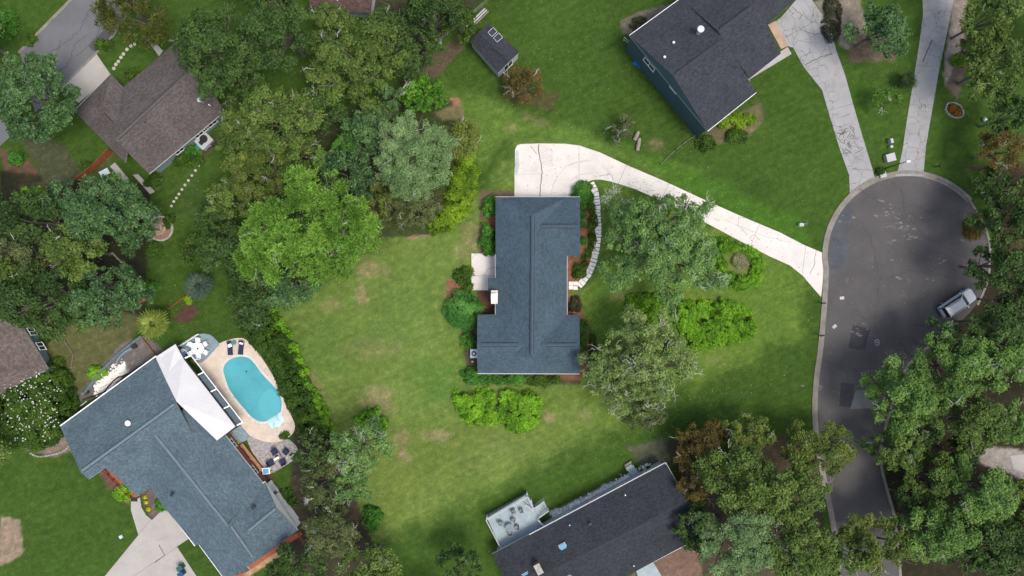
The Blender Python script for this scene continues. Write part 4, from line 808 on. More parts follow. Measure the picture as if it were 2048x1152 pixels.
KIND = {
 'oak':      dict(m=lm('oak_leaves', (0.028, 0.050, 0.016), (0.055, 0.090, 0.026), (0.10, 0.14, 0.05)), L=.30, W=.20, cr=.75, k=1.0, cov=2.4, twig=.35),
 'darkoak':  dict(m=lm('dark_oak_leaves', (0.014, 0.030, 0.012), (0.030, 0.058, 0.020), (0.058, 0.095, 0.034)), L=.32, W=.22, cr=.8, k=1.0, cov=2.4, twig=.15),
 'brightoak': dict(m=lm('bright_green_leaves', (0.035, 0.060, 0.018), (0.070, 0.118, 0.030), (0.12, 0.18, 0.05)), L=.30, W=.17, cr=.8, k=1.05, cov=2.6, twig=.5),
 'greyoak':  dict(m=lm('grey_green_leaves', (0.055, 0.08, 0.042), (0.095, 0.130, 0.068), (0.15, 0.19, 0.11)), L=.24, W=.12, cr=.7, k=1.1, cov=2.6, twig=.5),
 'front':    dict(m=lm('front_oak_leaves', (0.032, 0.062, 0.026), (0.062, 0.100, 0.040), (0.115, 0.160, 0.070)), L=.27, W=.16, cr=.62, k=.85, cov=1.9, twig=1.3),
 'yellowoak': dict(m=lm('yellow_green_leaves', (0.045, 0.062, 0.022), (0.095, 0.125, 0.042), (0.19, 0.20, 0.085)), L=.28, W=.17, cr=.6, k=.85, cov=1.9, twig=1.5),
 'magnolia': dict(m=lm('glossy_dark_leaves', (0.014, 0.034, 0.016), (0.032, 0.066, 0.026), (0.07, 0.12, 0.05), rough=.35), L=.34, W=.2, cr=.6, k=1.1, cov=2.4, twig=.05),
 'olive':    dict(m=lm('olive_leaves', (0.030, 0.045, 0.012), (0.058, 0.080, 0.020), (0.11, 0.125, 0.035)), L=.28, W=.14, cr=.7, k=1.0, cov=2.3, twig=.6),
 'moss':     dict(m=lm('mossy_olive_leaves', (0.032, 0.042, 0.016), (0.056, 0.070, 0.026), (0.10, 0.112, 0.05)), L=.28, W=.13, cr=.7, k=1.0, cov=2.2, twig=1.0),
 'rust':     dict(m=lm('rust_leaves', (0.045, 0.036, 0.010), (0.082, 0.064, 0.018), (0.13, 0.095, 0.03)), L=.26, W=.12, cr=.6, k=1.0, cov=2.0, twig=.6),
 'needle':   dict(m=lm('feathery_green_needles', (0.030, 0.058, 0.012), (0.062, 0.105, 0.022), (0.11, 0.16, 0.04)), L=.42, W=.10, cr=.8, k=1.1, cov=2.6, twig=.5),
 'cedar':    dict(m=lm('cedar_needles', (0.03, 0.038, 0.010), (0.06, 0.068, 0.016), (0.10, 0.105, 0.03)), L=.5, W=.10, cr=.6, k=1.0, cov=2.0, twig=.1),
 'hedge':    dict(m=lm('hedge_leaves', (0.035, 0.068, 0.006), (0.085, 0.150, 0.010), (0.15, 0.23, 0.02), transl=.2), L=.20, W=.13, cr=.34, k=1, cov=2.6, twig=0),
 'hedge2':   dict(m=lm('yellow_hedge_leaves', (0.045, 0.062, 0.006), (0.115, 0.150, 0.008), (0.20, 0.23, 0.015), transl=.2), L=.20, W=.13, cr=.34, k=1, cov=2.6, twig=0),
 'laurel':   dict(m=lm('laurel_leaves', (0.014, 0.032, 0.006), (0.032, 0.060, 0.010), (0.06, 0.10, 0.018)), L=.26, W=.17, cr=.4, k=1, cov=2.6, twig=0),
 'lime':     dict(m=lm('lime_leaves', (0.03, 0.10, 0.008), (0.07, 0.20, 0.014), (0.14, 0.30, 0.03), transl=.2), L=.36, W=.26, cr=.4, k=1, cov=2.2, twig=0),
 'shrub':    dict(m=lm('shrub_leaves', (0.018, 0.055, 0.010), (0.038, 0.105, 0.016), (0.075, 0.17, 0.03)), L=.22, W=.14, cr=.36, k=1, cov=2.6, twig=0),
 'olea':     dict(m=lm('narrow_shrub_leaves', (0.020, 0.060, 0.016), (0.045, 0.125, 0.030), (0.09, 0.19, 0.055)), L=.34, W=.09, cr=.42, k=1.1, cov=2.6, twig=0),
 'ground':   dict(m=lm('groundcover_leaves', (0.03, 0.035, 0.018), (0.06, 0.066, 0.03), (0.10, 0.10, 0.05)), L=.18, W=.1, cr=.25, k=1, cov=1.5, twig=0),
}
def clump_leaves(cc, cr, kd, tint_c, flat=.75, cov=None):
    """leaves on the shells of clumps"""
    cov = cov or kd['cov']; area = kd['L'] * kd['W'] * .5; n = np.maximum(6, (cov * 2.0 * math.pi * cr ** 2 * .5 / area)).astype(int)
    idx = np.repeat(np.arange(len(cc)), n); N = len(idx); d = unit(NR.randn(N, 3)); low = d[:, 2] < -.25; d[low, 2] *= -1
    rr_ = cr[idx] * (0.5 + .55 * NR.rand(N) ** .6 + .45 * (NR.rand(N) < .12)); p = cc[idx] + d * rr_[:, None] * np.array([1, 1, flat])
    nrm = unit(d * .65 + np.array([0, 0, .55]) + NR.randn(N, 3) * .55); sz = .7 + .6 * NR.rand(N)
    t = tint_c[idx] + NR.randn(N) * .17
    return p, nrm, kd['L'] * sz, kd['W'] * sz, t, d
def lobes_of(R_, h, rx, ry, rot, n):
    """crown lobes: (x, y, z, r)"""
    out = []; tries = 0
    while len(out) < n and tries < 400:
        tries += 1; a = NR.rand() * 6.283; q_ = math.sqrt(NR.rand()) * .86; x, y = math.cos(a) * q_ * rx, math.sin(a) * q_ * ry
        r = R_ * NR.uniform(.26, .42) * (1.12 - .35 * q_)
        if any((x - o[0]) ** 2 + (y - o[1]) ** 2 < (.62 * (r + o[3])) ** 2 for o in out) and tries < 300: continue
        z = h * (.50 + .42 * (1 - q_ ** 2) + NR.uniform(-.09, .07)) - r * .6; out.append((x, y, z, r))
    c, s = math.cos(R(rot)), math.sin(R(rot)); return [(x * c - y * s, x * s + y * c, z, r) for x, y, z, r in out]
def twigs(mb, p, d, L_, r, depth, rr):
    pts = [p]; q_ = np.array(p, float); dd = np.array(d, float)
    for k in range(3): dd = dd + np.array([rr.gauss(0, .25), rr.gauss(0, .25), rr.gauss(0, .12)]); dd /= np.linalg.norm(dd); q_ = q_ + dd * L_ / 3; pts.append(q_.copy())
    mb.tube(pts, [r, r * .85, r * .7, r * .4], 3, cap=False)
    if depth:
        for k in (1, 2, 3):
            if rr.random() < .8: e = dd + np.array([rr.gauss(0, .8), rr.gauss(0, .8), rr.gauss(0, .2)]); twigs(mb, pts[k], e / np.linalg.norm(e), L_ * .6, r * .65, depth - 1, rr)
def tree(name, kind, px, py, rx, ry=None, h=11, rot=0, label='', cat='tree', group=None, lobes=None, nl=None, cov=None, tm=.5, trunk_at=None, zc=.72, kk=1.0, twig=None):
    """px, py, rx, ry: where its crown shows in the photo; h: height in metres"""
    ry = ry or rx; kd = KIND[kind]; c = P(px, py, h * zc); k = MPP * (1 - h * zc / HC); RX, RY = rx * k, ry * k; Rm = (RX + RY) / 2
    base = np.array([c[0], c[1], 0]) if trunk_at is None else P(*trunk_at, 0)
    root = empty(name, base, label, cat, group); root['kindless'] = 1; del root['kindless']
    if lobes: Lb = [(P(x, y, z)[0] - c[0], P(x, y, z)[1] - c[1], z - r * MPP * .7, r * MPP * (1 - z / HC)) for x, y, r, z in lobes]
    else: Lb = lobes_of(Rm, h, RX, RY, rot, nl or int(max(6, min(18, 3.6 * RX * RY / max(1, (Rm * .36) ** 2) / 2.2))))
    cc, crs, tc = [], [], []
    for (x, y, z, r) in Lb:
        cr0 = min(kd['cr'], r * .55); n = int(max(5, kk * kd['k'] * 2.6 * r * r / cr0 ** 2)); d = unit(NR.randn(n, 3)); d[:, 2] = np.abs(d[:, 2]) * np.where(NR.rand(n) < .2, -.5, 1)
        jit = .70 + .36 * NR.rand(n); cc.append(np.stack([x + c[0] + d[:, 0] * r * jit, y + c[1] + d[:, 1] * r * jit, z + d[:, 2] * r * jit * .85], 1))
        crs.append(cr0 * (.4 + .85 * NR.rand(n))); tc.append(np.full(n, tm + NR.randn() * .10) + NR.randn(n) * .15)
    cc = np.concatenate(cc); crs = np.concatenate(crs); tc = np.concatenate(tc); cc[:, 2] = np.maximum(cc[:, 2], .6)
    p, nrm, L_, W_, t, d = clump_leaves(cc, crs, kd, tc, cov=cov)
    ax = unit(d + NR.randn(len(d), 3) * .35 + np.array([0, 0, .3])) if kind in ('needle', 'cedar') else None
    if ax is not None: nrm = unit(np.cross(ax, NR.randn(len(d), 3)))
    leaves('crown', p, nrm, L_, W_, t, kd['m'], root, base, ax)
    rr = random.Random(int(px * 3 + py)); tb = MB(); tr = max(.1, min(.45, Rm * .055)); top = np.array([base[0] * .6 + c[0] * .4, base[1] * .6 + c[1] * .4, h * .32])
    tb.tube([base + [0, 0, -.1], base + [0, 0, .4], (base + top) / 2 + [rr.gauss(0, .15), rr.gauss(0, .15), 0], top], [tr * 1.4, tr, tr * .85, tr * .75], 8)
    for (x, y, z, r) in Lb:
        e = np.array([x + c[0], y + c[1], max(z + r * .3, h * .35)]); mid = top * .5 + e * .5 + [rr.gauss(0, .3), rr.gauss(0, .3), -.4 * abs(rr.gauss(0, .5)) + .2]
        tb.tube([top - [0, 0, .3], mid, e], [tr * .55, tr * .35, tr * .14], 5)
        for _ in range(3):
            a = rr.random() * 6.28; f = e + np.array([math.cos(a), math.sin(a), .5]) * r * .85; tb.tube([mid * .4 + e * .6, (e + f) / 2 + [0, 0, .1], f], [tr * .2, tr * .13, .025], 4, cap=False)
    tb.build('trunk', M_bark, root, base)
    tw = kd['twig'] if twig is None else twig
    if tw > 0:
        mb = MB(); n = int(tw * len(Lb) * 1.1)
        for _ in range(n):
            x, y, z, r = rr.choice(Lb); a = rr.random() * 6.28; q_ = rr.uniform(.1, .95); s0 = np.array([x + c[0] + math.cos(a) * r * q_, y + c[1] + math.sin(a) * r * q_, z + r * .85 * math.sqrt(max(.05, 1 - q_ * q_)) + .12])
            dd = np.array([s0[0] - c[0], s0[1] - c[1], .8]); dd /= np.linalg.norm(dd) + 1e-6; dd += np.array([rr.gauss(0, .5), rr.gauss(0, .5), 0]); twigs(mb, s0, dd / np.linalg.norm(dd), rr.uniform(.45, 1.15), rr.uniform(.016, .034), 2, rr)
        if mb.v: mb.build('bare_branches', M_pale, root, base)['kind'] = 'stuff'
    return root
def inpoly(poly, x, y):
    poly = np.array(poly); ins = np.zeros(len(x), bool); n = len(poly); dist = np.full(len(x), 1e9)
    for i in range(n):
        (x0, y0), (x1, y1) = poly[i], poly[(i + 1) % n]; c = ((y0 > y) != (y1 > y)) & (x < (x1 - x0) * (y - y0) / ((y1 - y0) if y1 != y0 else 1e-9) + x0); ins ^= c
        ex, ey = x1 - x0, y1 - y0; t = np.clip(((x - x0) * ex + (y - y0) * ey) / (ex * ex + ey * ey + 1e-9), 0, 1); dist = np.minimum(dist, np.hypot(x - x0 - t * ex, y - y0 - t * ey))
    return ins, dist
def hedge(name, kind, poly_px, h, label, cat='hedge', dens=7.0, bump=.28, tm=.5, group=None, holes=0.0, cov=None, stems=True):
    """a clipped or mounded hedge filling an outline on the ground"""
    kd = KIND[kind]; poly = [P2(x, y, h * .6) for x, y in smooth(poly_px, 4, True)]; pa = np.array(poly); x0, y0 = pa.min(0); x1, y1 = pa.max(0); n = int((x1 - x0) * (y1 - y0) * dens)
    x = NR.uniform(x0, x1, n); y = NR.uniform(y0, y1, n); ins, d = inpoly(poly, x, y); hol = vnoise(x, y, 1.6, 31) > holes; x, y, d = x[ins & hol], y[ins & hol], d[ins & hol]
    base = np.array([pa[:, 0].mean(), pa[:, 1].mean(), 0]); root = empty(name, base, label, cat, group)
    top = h * np.sqrt(np.clip(d / (h * .55), .12, 1)) + (vnoise(x, y, 1.3, 5) - .5) * 2 * bump; cr = kd['cr'] * (.65 + .7 * NR.rand(len(x))); z = top - cr * .7
    cc = np.stack([x, y, z], 1); ed = d < h * .7; z2 = z[ed] * NR.uniform(.15, .7, ed.sum()); cc2 = np.stack([x[ed], y[ed], z2], 1); cc = np.concatenate([cc, cc2]); crs = np.concatenate([cr, cr[ed]])
    tint = tm + (vnoise(cc[:, 0], cc[:, 1], 1.1, 8) - .5) * .8 + NR.randn(len(cc)) * .13
    p, nrm, L_, W_, t, dd = clump_leaves(cc, crs, kd, tint, cov=cov); p[:, 2] = np.maximum(p[:, 2], .03)
    leaves('foliage', p, nrm, L_, W_, t, kd['m'], root, base)
    mb = MB(); rr = random.Random(len(x)); k_ = max(3, len(x) // 14)
    for i in range(k_):
        j = rr.randrange(len(x)); q_ = np.array([x[j], y[j], 0]); mb.tube([q_, q_ + [rr.gauss(0, .12), rr.gauss(0, .12), max(.2, z[j] * .6)], q_ + [rr.gauss(0, .2), rr.gauss(0, .2), max(.3, z[j])]], [.04, .03, .015], 4, cap=False)
    mb.build('stems', M_bark, root, base); return root
def bush(name, kind, px, py, rx, ry, h, label, cat='shrub', rot=0, **k):
    pts = [(px + math.cos(a) * rx * NR.uniform(.86, 1.08) * math.cos(R(rot)) - math.sin(a) * ry * math.sin(R(rot)), py + math.sin(a) * ry * NR.uniform(.86, 1.08) + math.cos(a) * rx * math.sin(R(rot))) for a in np.linspace(0, 6.283, 13)[:-1]]
    return hedge(name, kind, pts, h, label, cat, **k)

# trees of the lot
tree('pine_tree', 'needle', 560, 470, 92, 100, 14, lobes=[(508, 470, 32, 10), (545, 430, 28, 12.5), (502, 515, 28, 8.5), (555, 475, 34, 14), (548, 530, 30, 10), (590, 525, 26, 8), (575, 400, 30, 12.5), (602, 450, 18, 8), (520, 440, 28, 11.5), (525, 500, 26, 11), (490, 480, 22, 8)], label='large feathery green tree nearest the left corner of the lot', trunk_at=(575, 500), tm=.52)
tree('pine_tree', 'needle', 660, 440, 100, 95, 14, lobes=[(645, 412, 32, 12.5), (682, 445, 34, 14.5), (622, 468, 32, 13), (724, 440, 30, 12.5), (692, 490, 30, 11.5), (655, 505, 22, 8), (732, 482, 22, 9), (618, 385, 28, 12), (600, 358, 30, 11), (655, 368, 26, 10), (702, 405, 24, 11), (640, 540, 26, 7), (678, 525, 24, 7.5), (660, 460, 22, 12)], label='large feathery bright green tree reaching over the back lawn, right of its twin', trunk_at=(655, 500), tm=.6)
tree('magnolia_tree', 'magnolia', 572, 572, 58, 44, 8, label='dark glossy leaved tree below the feathery trees at the left edge of the lot', tm=.5)
tree('magnolia_tree', 'magnolia', 697, 350, 56, 62, 10, label='dark blue green tree between the silvery tree and the feathery trees', tm=.48)
tree('understory_tree', 'magnolia', 735, 265, 52, 50, 9.5, label='medium green tree under the upper left lot edge beside the silvery tree', tm=.75)
tree('understory_tree', 'olive', 745, 400, 36, 34, 5.5, label='low olive green tree between the dark tree and the thin shrubs', tm=.5)
tree('understory_tree', 'darkoak', 780, 235, 36, 30, 7, label='dark low crown between bright bush and silvery tree', tm=.7)
tree('understory_tree', 'shrub', 700, 290, 36, 28, 7.5, label='small leafy crown above the dark tree at the lot edge', tm=.45)
tree('understory_tree', 'brightoak', 655, 320, 34, 32, 9, label='small light green tree on the upper left lot edge', tm=.5)
tree('silvery_tree', 'greyoak', 822, 318, 84, 92, 12, label='broad silvery grey green tree beside the long yellow hedge', lobes=[(790, 270, 34, 10.5), (830, 255, 34, 10), (870, 285, 34, 10), (780, 310, 34, 11.5), (820, 310, 38, 12), (862, 325, 36, 11), (800, 350, 34, 11), (842, 360, 34, 10.5), (880, 345, 22, 8), (765, 340, 22, 9), (810, 380, 22, 8)], tm=.5, twig=.7)
tree('leafy_bush_tree', 'lime', 845, 188, 50, 38, 5.5, label='bright green large leaved bush tree at the top corner of the lot', tm=.36)
tree('understory_tree', 'magnolia', 782, 195, 32, 34, 7.5, label='grey green small tree left of the bright bush at the top lot corner', tm=.7, twig=1.5)
tree('olive_tree', 'olive', 918, 275, 42, 44, 6.5, label='olive yellow tree with dark gaps above the long yellow hedge', tm=.75, twig=.4)
tree('thin_shrub', 'moss', 832, 412, 50, 40, 4.5, label='thin brown green shrub between the silvery tree and the curved hedge', cat='shrub', tm=.72, cov=1.8, twig=.5)
tree('thin_shrub', 'moss', 790, 420, 34, 32, 4, label='sparse twiggy shrub with pale stems at the right foot of the feathery tree', cat='shrub', tm=.7, cov=1.6, twig=.9)
tree('understory_tree', 'magnolia', 640, 395, 1, 1, 1, nl=1, label='x') if False else None
tree('live_oak_tree', 'front', 713, 898, 60, 52, 8.5, label='grey green tree with pale branches just below the lime leaved plant', tm=.38, cov=2.2, twig=1.3)
tree('live_oak_tree', 'front', 698, 968, 42, 48, 8, label='smaller grey green tree above the bright bush at the bottom lot corner', tm=.35, cov=2.2, twig=1.0)
hedge('lime_leaved_plant', 'lime', [(704, 845), (715, 826), (740, 820), (762, 832), (769, 855), (762, 872), (745, 860), (725, 850)], 2.2, 'curved clump of big lime green leaves above the grey green tree', 'plant', dens=5, tm=.6)
bush('bright_bush', 'shrub', 742, 1040, 18, 24, 1.8, 'bright green bush in the bottom corner of the lot', tm=.55)
hedge('boundary_hedge', 'hedge', [(523, 592), (545, 612), (580, 680), (612, 745), (640, 800), (662, 855), (650, 872), (628, 820), (598, 755), (560, 680), (528, 612)], 1.7, 'long narrow bright hedge along the left boundary of the lawn', tm=.36, bump=.35)
hedge('curved_hedge', 'hedge2', [(922, 308), (948, 306), (957, 335), (952, 380), (938, 418), (916, 448), (890, 466), (864, 468), (858, 448), (880, 425), (893, 392), (905, 345)], 1.5, 'long curved yellow green hedge bordering the wooded corner of the lot', tm=.5)
hedge('island_hedge', 'hedge', [(906, 800), (915, 784), (950, 779), (1000, 783), (1050, 783), (1075, 795), (1082, 822), (1075, 850), (1050, 864), (1020, 860), (1008, 850), (960, 856), (925, 838)], 1.3, 'bean shaped hedge island standing on the lawn below the house', tm=.55, bump=.38, holes=.2)
hedge('ring_hedge', 'hedge', [(1422, 485), (1445, 478), (1480, 484), (1512, 500), (1528, 530), (1522, 560), (1500, 577), (1470, 575), (1448, 560), (1438, 535), (1430, 515), (1440, 505), (1458, 530), (1470, 550), (1492, 555), (1502, 545), (1500, 525), (1484, 508), (1462, 502), (1440, 500)], 1.0, 'ring of dark and bright shrubs around pale grass by the driveway', tm=.35, bump=.35)
hedge('oval_hedge', 'hedge', [(1352, 612), (1400, 600), (1450, 599), (1490, 612), (1511, 638), (1513, 665), (1495, 682), (1440, 692), (1395, 700), (1370, 690), (1355, 650)], 1.5, 'big oval hedge island on the front lawn near the street', tm=.46, bump=.45, holes=.22)
hedge('front_hedge', 'hedge', [(1254, 608), (1262, 592), (1300, 589), (1345, 596), (1352, 615), (1340, 645), (1300, 650), (1270, 640), (1256, 625)], 1.3, 'short hedge island between the two front oaks, partly under the lower one', tm=.38, bump=.35)
bush('round_shrub', 'olea', 925, 620, 33, 38, 2.6, 'round feathery green shrub left of the brick chimney bed', tm=.6, bump=.15)
for a in [('foundation_shrub', 'shrub', 980, 411, 15, 20, 1.5, 'green shrub at the upper left corner of the house'), ('foundation_shrub', 'shrub', 976, 478, 17, 30, 1.6, 'tall dark green shrub beside the back wall above the patio'), ('foundation_shrub', 'laurel', 926, 551, 20, 14, .9, 'low green shrub patch left of the back patio'), ('foundation_shrub', 'laurel', 935, 575, 8, 14, .7, 'narrow low shrub between patio and straw circle'),
          ('foundation_shrub', 'shrub', 938, 684, 16, 15, 1.3, 'rounded shrub above the air conditioner'), ('foundation_shrub', 'shrub', 952, 752, 30, 18, 1.4, 'bright shrub wrapping the lower left corner of the house'), ('foundation_shrub', 'shrub', 1000, 759, 24, 11, 1.1, 'low shrub below the south wall of the house, second from the left'), ('foundation_shrub', 'shrub', 1036, 758, 18, 12, 1.1, 'shrub below the middle of the south wall of the house'),
          ('foundation_shrub', 'laurel', 1085, 760, 36, 9, .6, 'low ground plants below the right half of the south wall'), ('foundation_shrub', 'shrub', 1166, 387, 20, 23, 1.9, 'round glossy shrub where the stone path meets the drive'), ('foundation_shrub', 'ground', 1152, 612, 14, 22, .8, 'greyish low shrub against the recessed front wall'), ('foundation_shrub', 'laurel', 1158, 542, 11, 15, .8, 'loose shrub inside the lower bend of the stone path')]:
    bush(*a, group='shrubs planted around the ranch house', tm=.55)
hedge('bed_border_plants', 'laurel', [(1176, 405), (1188, 415), (1190, 470), (1180, 510), (1170, 530), (1164, 515), (1176, 500), (1178, 450)], .5, 'strip of low green plants between straw bed and stone path', 'plants', dens=5, cov=1.6, tm=.6)
hedge('bed_border_plants', 'laurel', [(1158, 640), (1182, 650), (1190, 690), (1184, 720), (1180, 680), (1160, 665)], .4, 'thin low plants edging the lower straw bed', 'plants', dens=4, cov=1.2, tm=.6)
k_ = 0
for x, y, lb in [(1165, 427, 'uppermost small plant in the straw bed along the front wall'), (1165, 447, 'second small plant from the top in the straw bed'), (1168, 480, 'third small plant in the straw bed along the front wall'), (1164, 657, 'small plant at the top of the lower straw bed'), (1166, 678, 'small plant in the middle of the lower straw bed'), (1162, 695, 'lowest small plant in the lower straw bed')]:
    bush('small_plant', 'shrub', x, y, 6, 7, .6, lb, 'plant', group='small plants in the straw beds', cov=1.6, dens=12)
# ornamental grass in the ring
gp_ = P(1480, 522, 0); ng = 1400; a = NR.rand(ng) * 6.28; q_ = NR.rand(ng) ** .7 * 1.0; pp = np.stack([gp_[0] + np.cos(a) * q_, gp_[1] + np.sin(a) * q_, .3 + .3 * NR.rand(ng)], 1)
root = empty('ornamental_grass', gp_, 'pale arching grass clump inside the ring of shrubs', 'grass'); axg = unit(np.stack([np.cos(a), np.sin(a), np.full(ng, .5)], 1)); leaves('blades', pp, unit(np.cross(axg, NR.randn(ng, 3))), .6 + .3 * NR.rand(ng), np.full(ng, .05), NR.rand(ng), lm('pale_grass', (0.20, 0.24, 0.08), (0.36, 0.36, 0.18), (0.50, 0.45, 0.30)), root, gp_, axg)
# the two big front oaks
tree('live_oak_tree', 'front', 1310, 480, 130, 110, 12, label='wide spreading oak over the front lawn beside the driveway, pale bare branches', trunk_at=(1300, 510), tm=.5,
     lobes=[(1256, 430, 30, 8.5), (1290, 440, 36, 11), (1335, 430, 36, 11.5), (1380, 440, 30, 10), (1375, 405, 18, 9), (1410, 410, 16, 8.5), (1290, 490, 30, 9), (1345, 480, 36, 12), (1395, 490, 36, 11), (1246, 480, 30, 8), (1238, 540, 31, 8), (1268, 545, 30, 8), (1240, 568, 20, 7), (1435, 560, 22, 8.5), (1410, 510, 26, 10), (1375, 535, 34, 10), (1415, 545, 28, 9), (1330, 545, 30, 8.5), (1345, 590, 22, 7.5), (1325, 405, 20, 8.5), (1345, 620, 18, 6.5), (1310, 465, 34, 11), (1320, 510, 30, 11), (1365, 460, 30, 11.5), (1280, 460, 28, 9.5), (1345, 505, 26, 10)], kk=1.0, cov=2.2, twig=1.3)
tree('live_oak_tree', 'front', 1225, 410, 34, 28, 7, label='thin twiggy young oak beside the top of the stone path', tm=.7, cov=.35, kk=.5, twig=6.0)
tree('live_oak_tree', 'yellowoak', 1290, 730, 120, 95, 11, label='yellow green oak with white branch tips overlapping the lower right house corner', trunk_at=(1280, 745), tm=.48,
     lobes=[(1245, 690, 32, 9.5), (1290, 680, 34, 10), (1335, 685, 30, 9), (1300, 725, 38, 11), (1250, 740, 34, 10), (1205, 720, 26, 8), (1345, 730, 32, 9.5), (1375, 745, 20, 8), (1190, 750, 20, 7.5), (1280, 775, 34, 9.5), (1325, 775, 28, 8.5), (1230, 790, 24, 7.5), (1270, 650, 22, 7.5), (1320, 650, 24, 8), (1220, 765, 22, 8), (1300, 800, 20, 7), (1176, 728, 16, 6.5), (1195, 775, 16, 6), (1240, 815, 18, 6.5), (1385, 725, 18, 7.5), (1262, 632, 18, 7), (1350, 705, 24, 9), (1275, 735, 26, 10.5), (1310, 755, 26, 10)], kk=1.0, twig=2.0)
tree('live_oak_tree', 'moss', 1292, 832, 46, 34, 8, label='small dark twiggy oak just below the yellow green oak', tm=.4, cov=1.5)

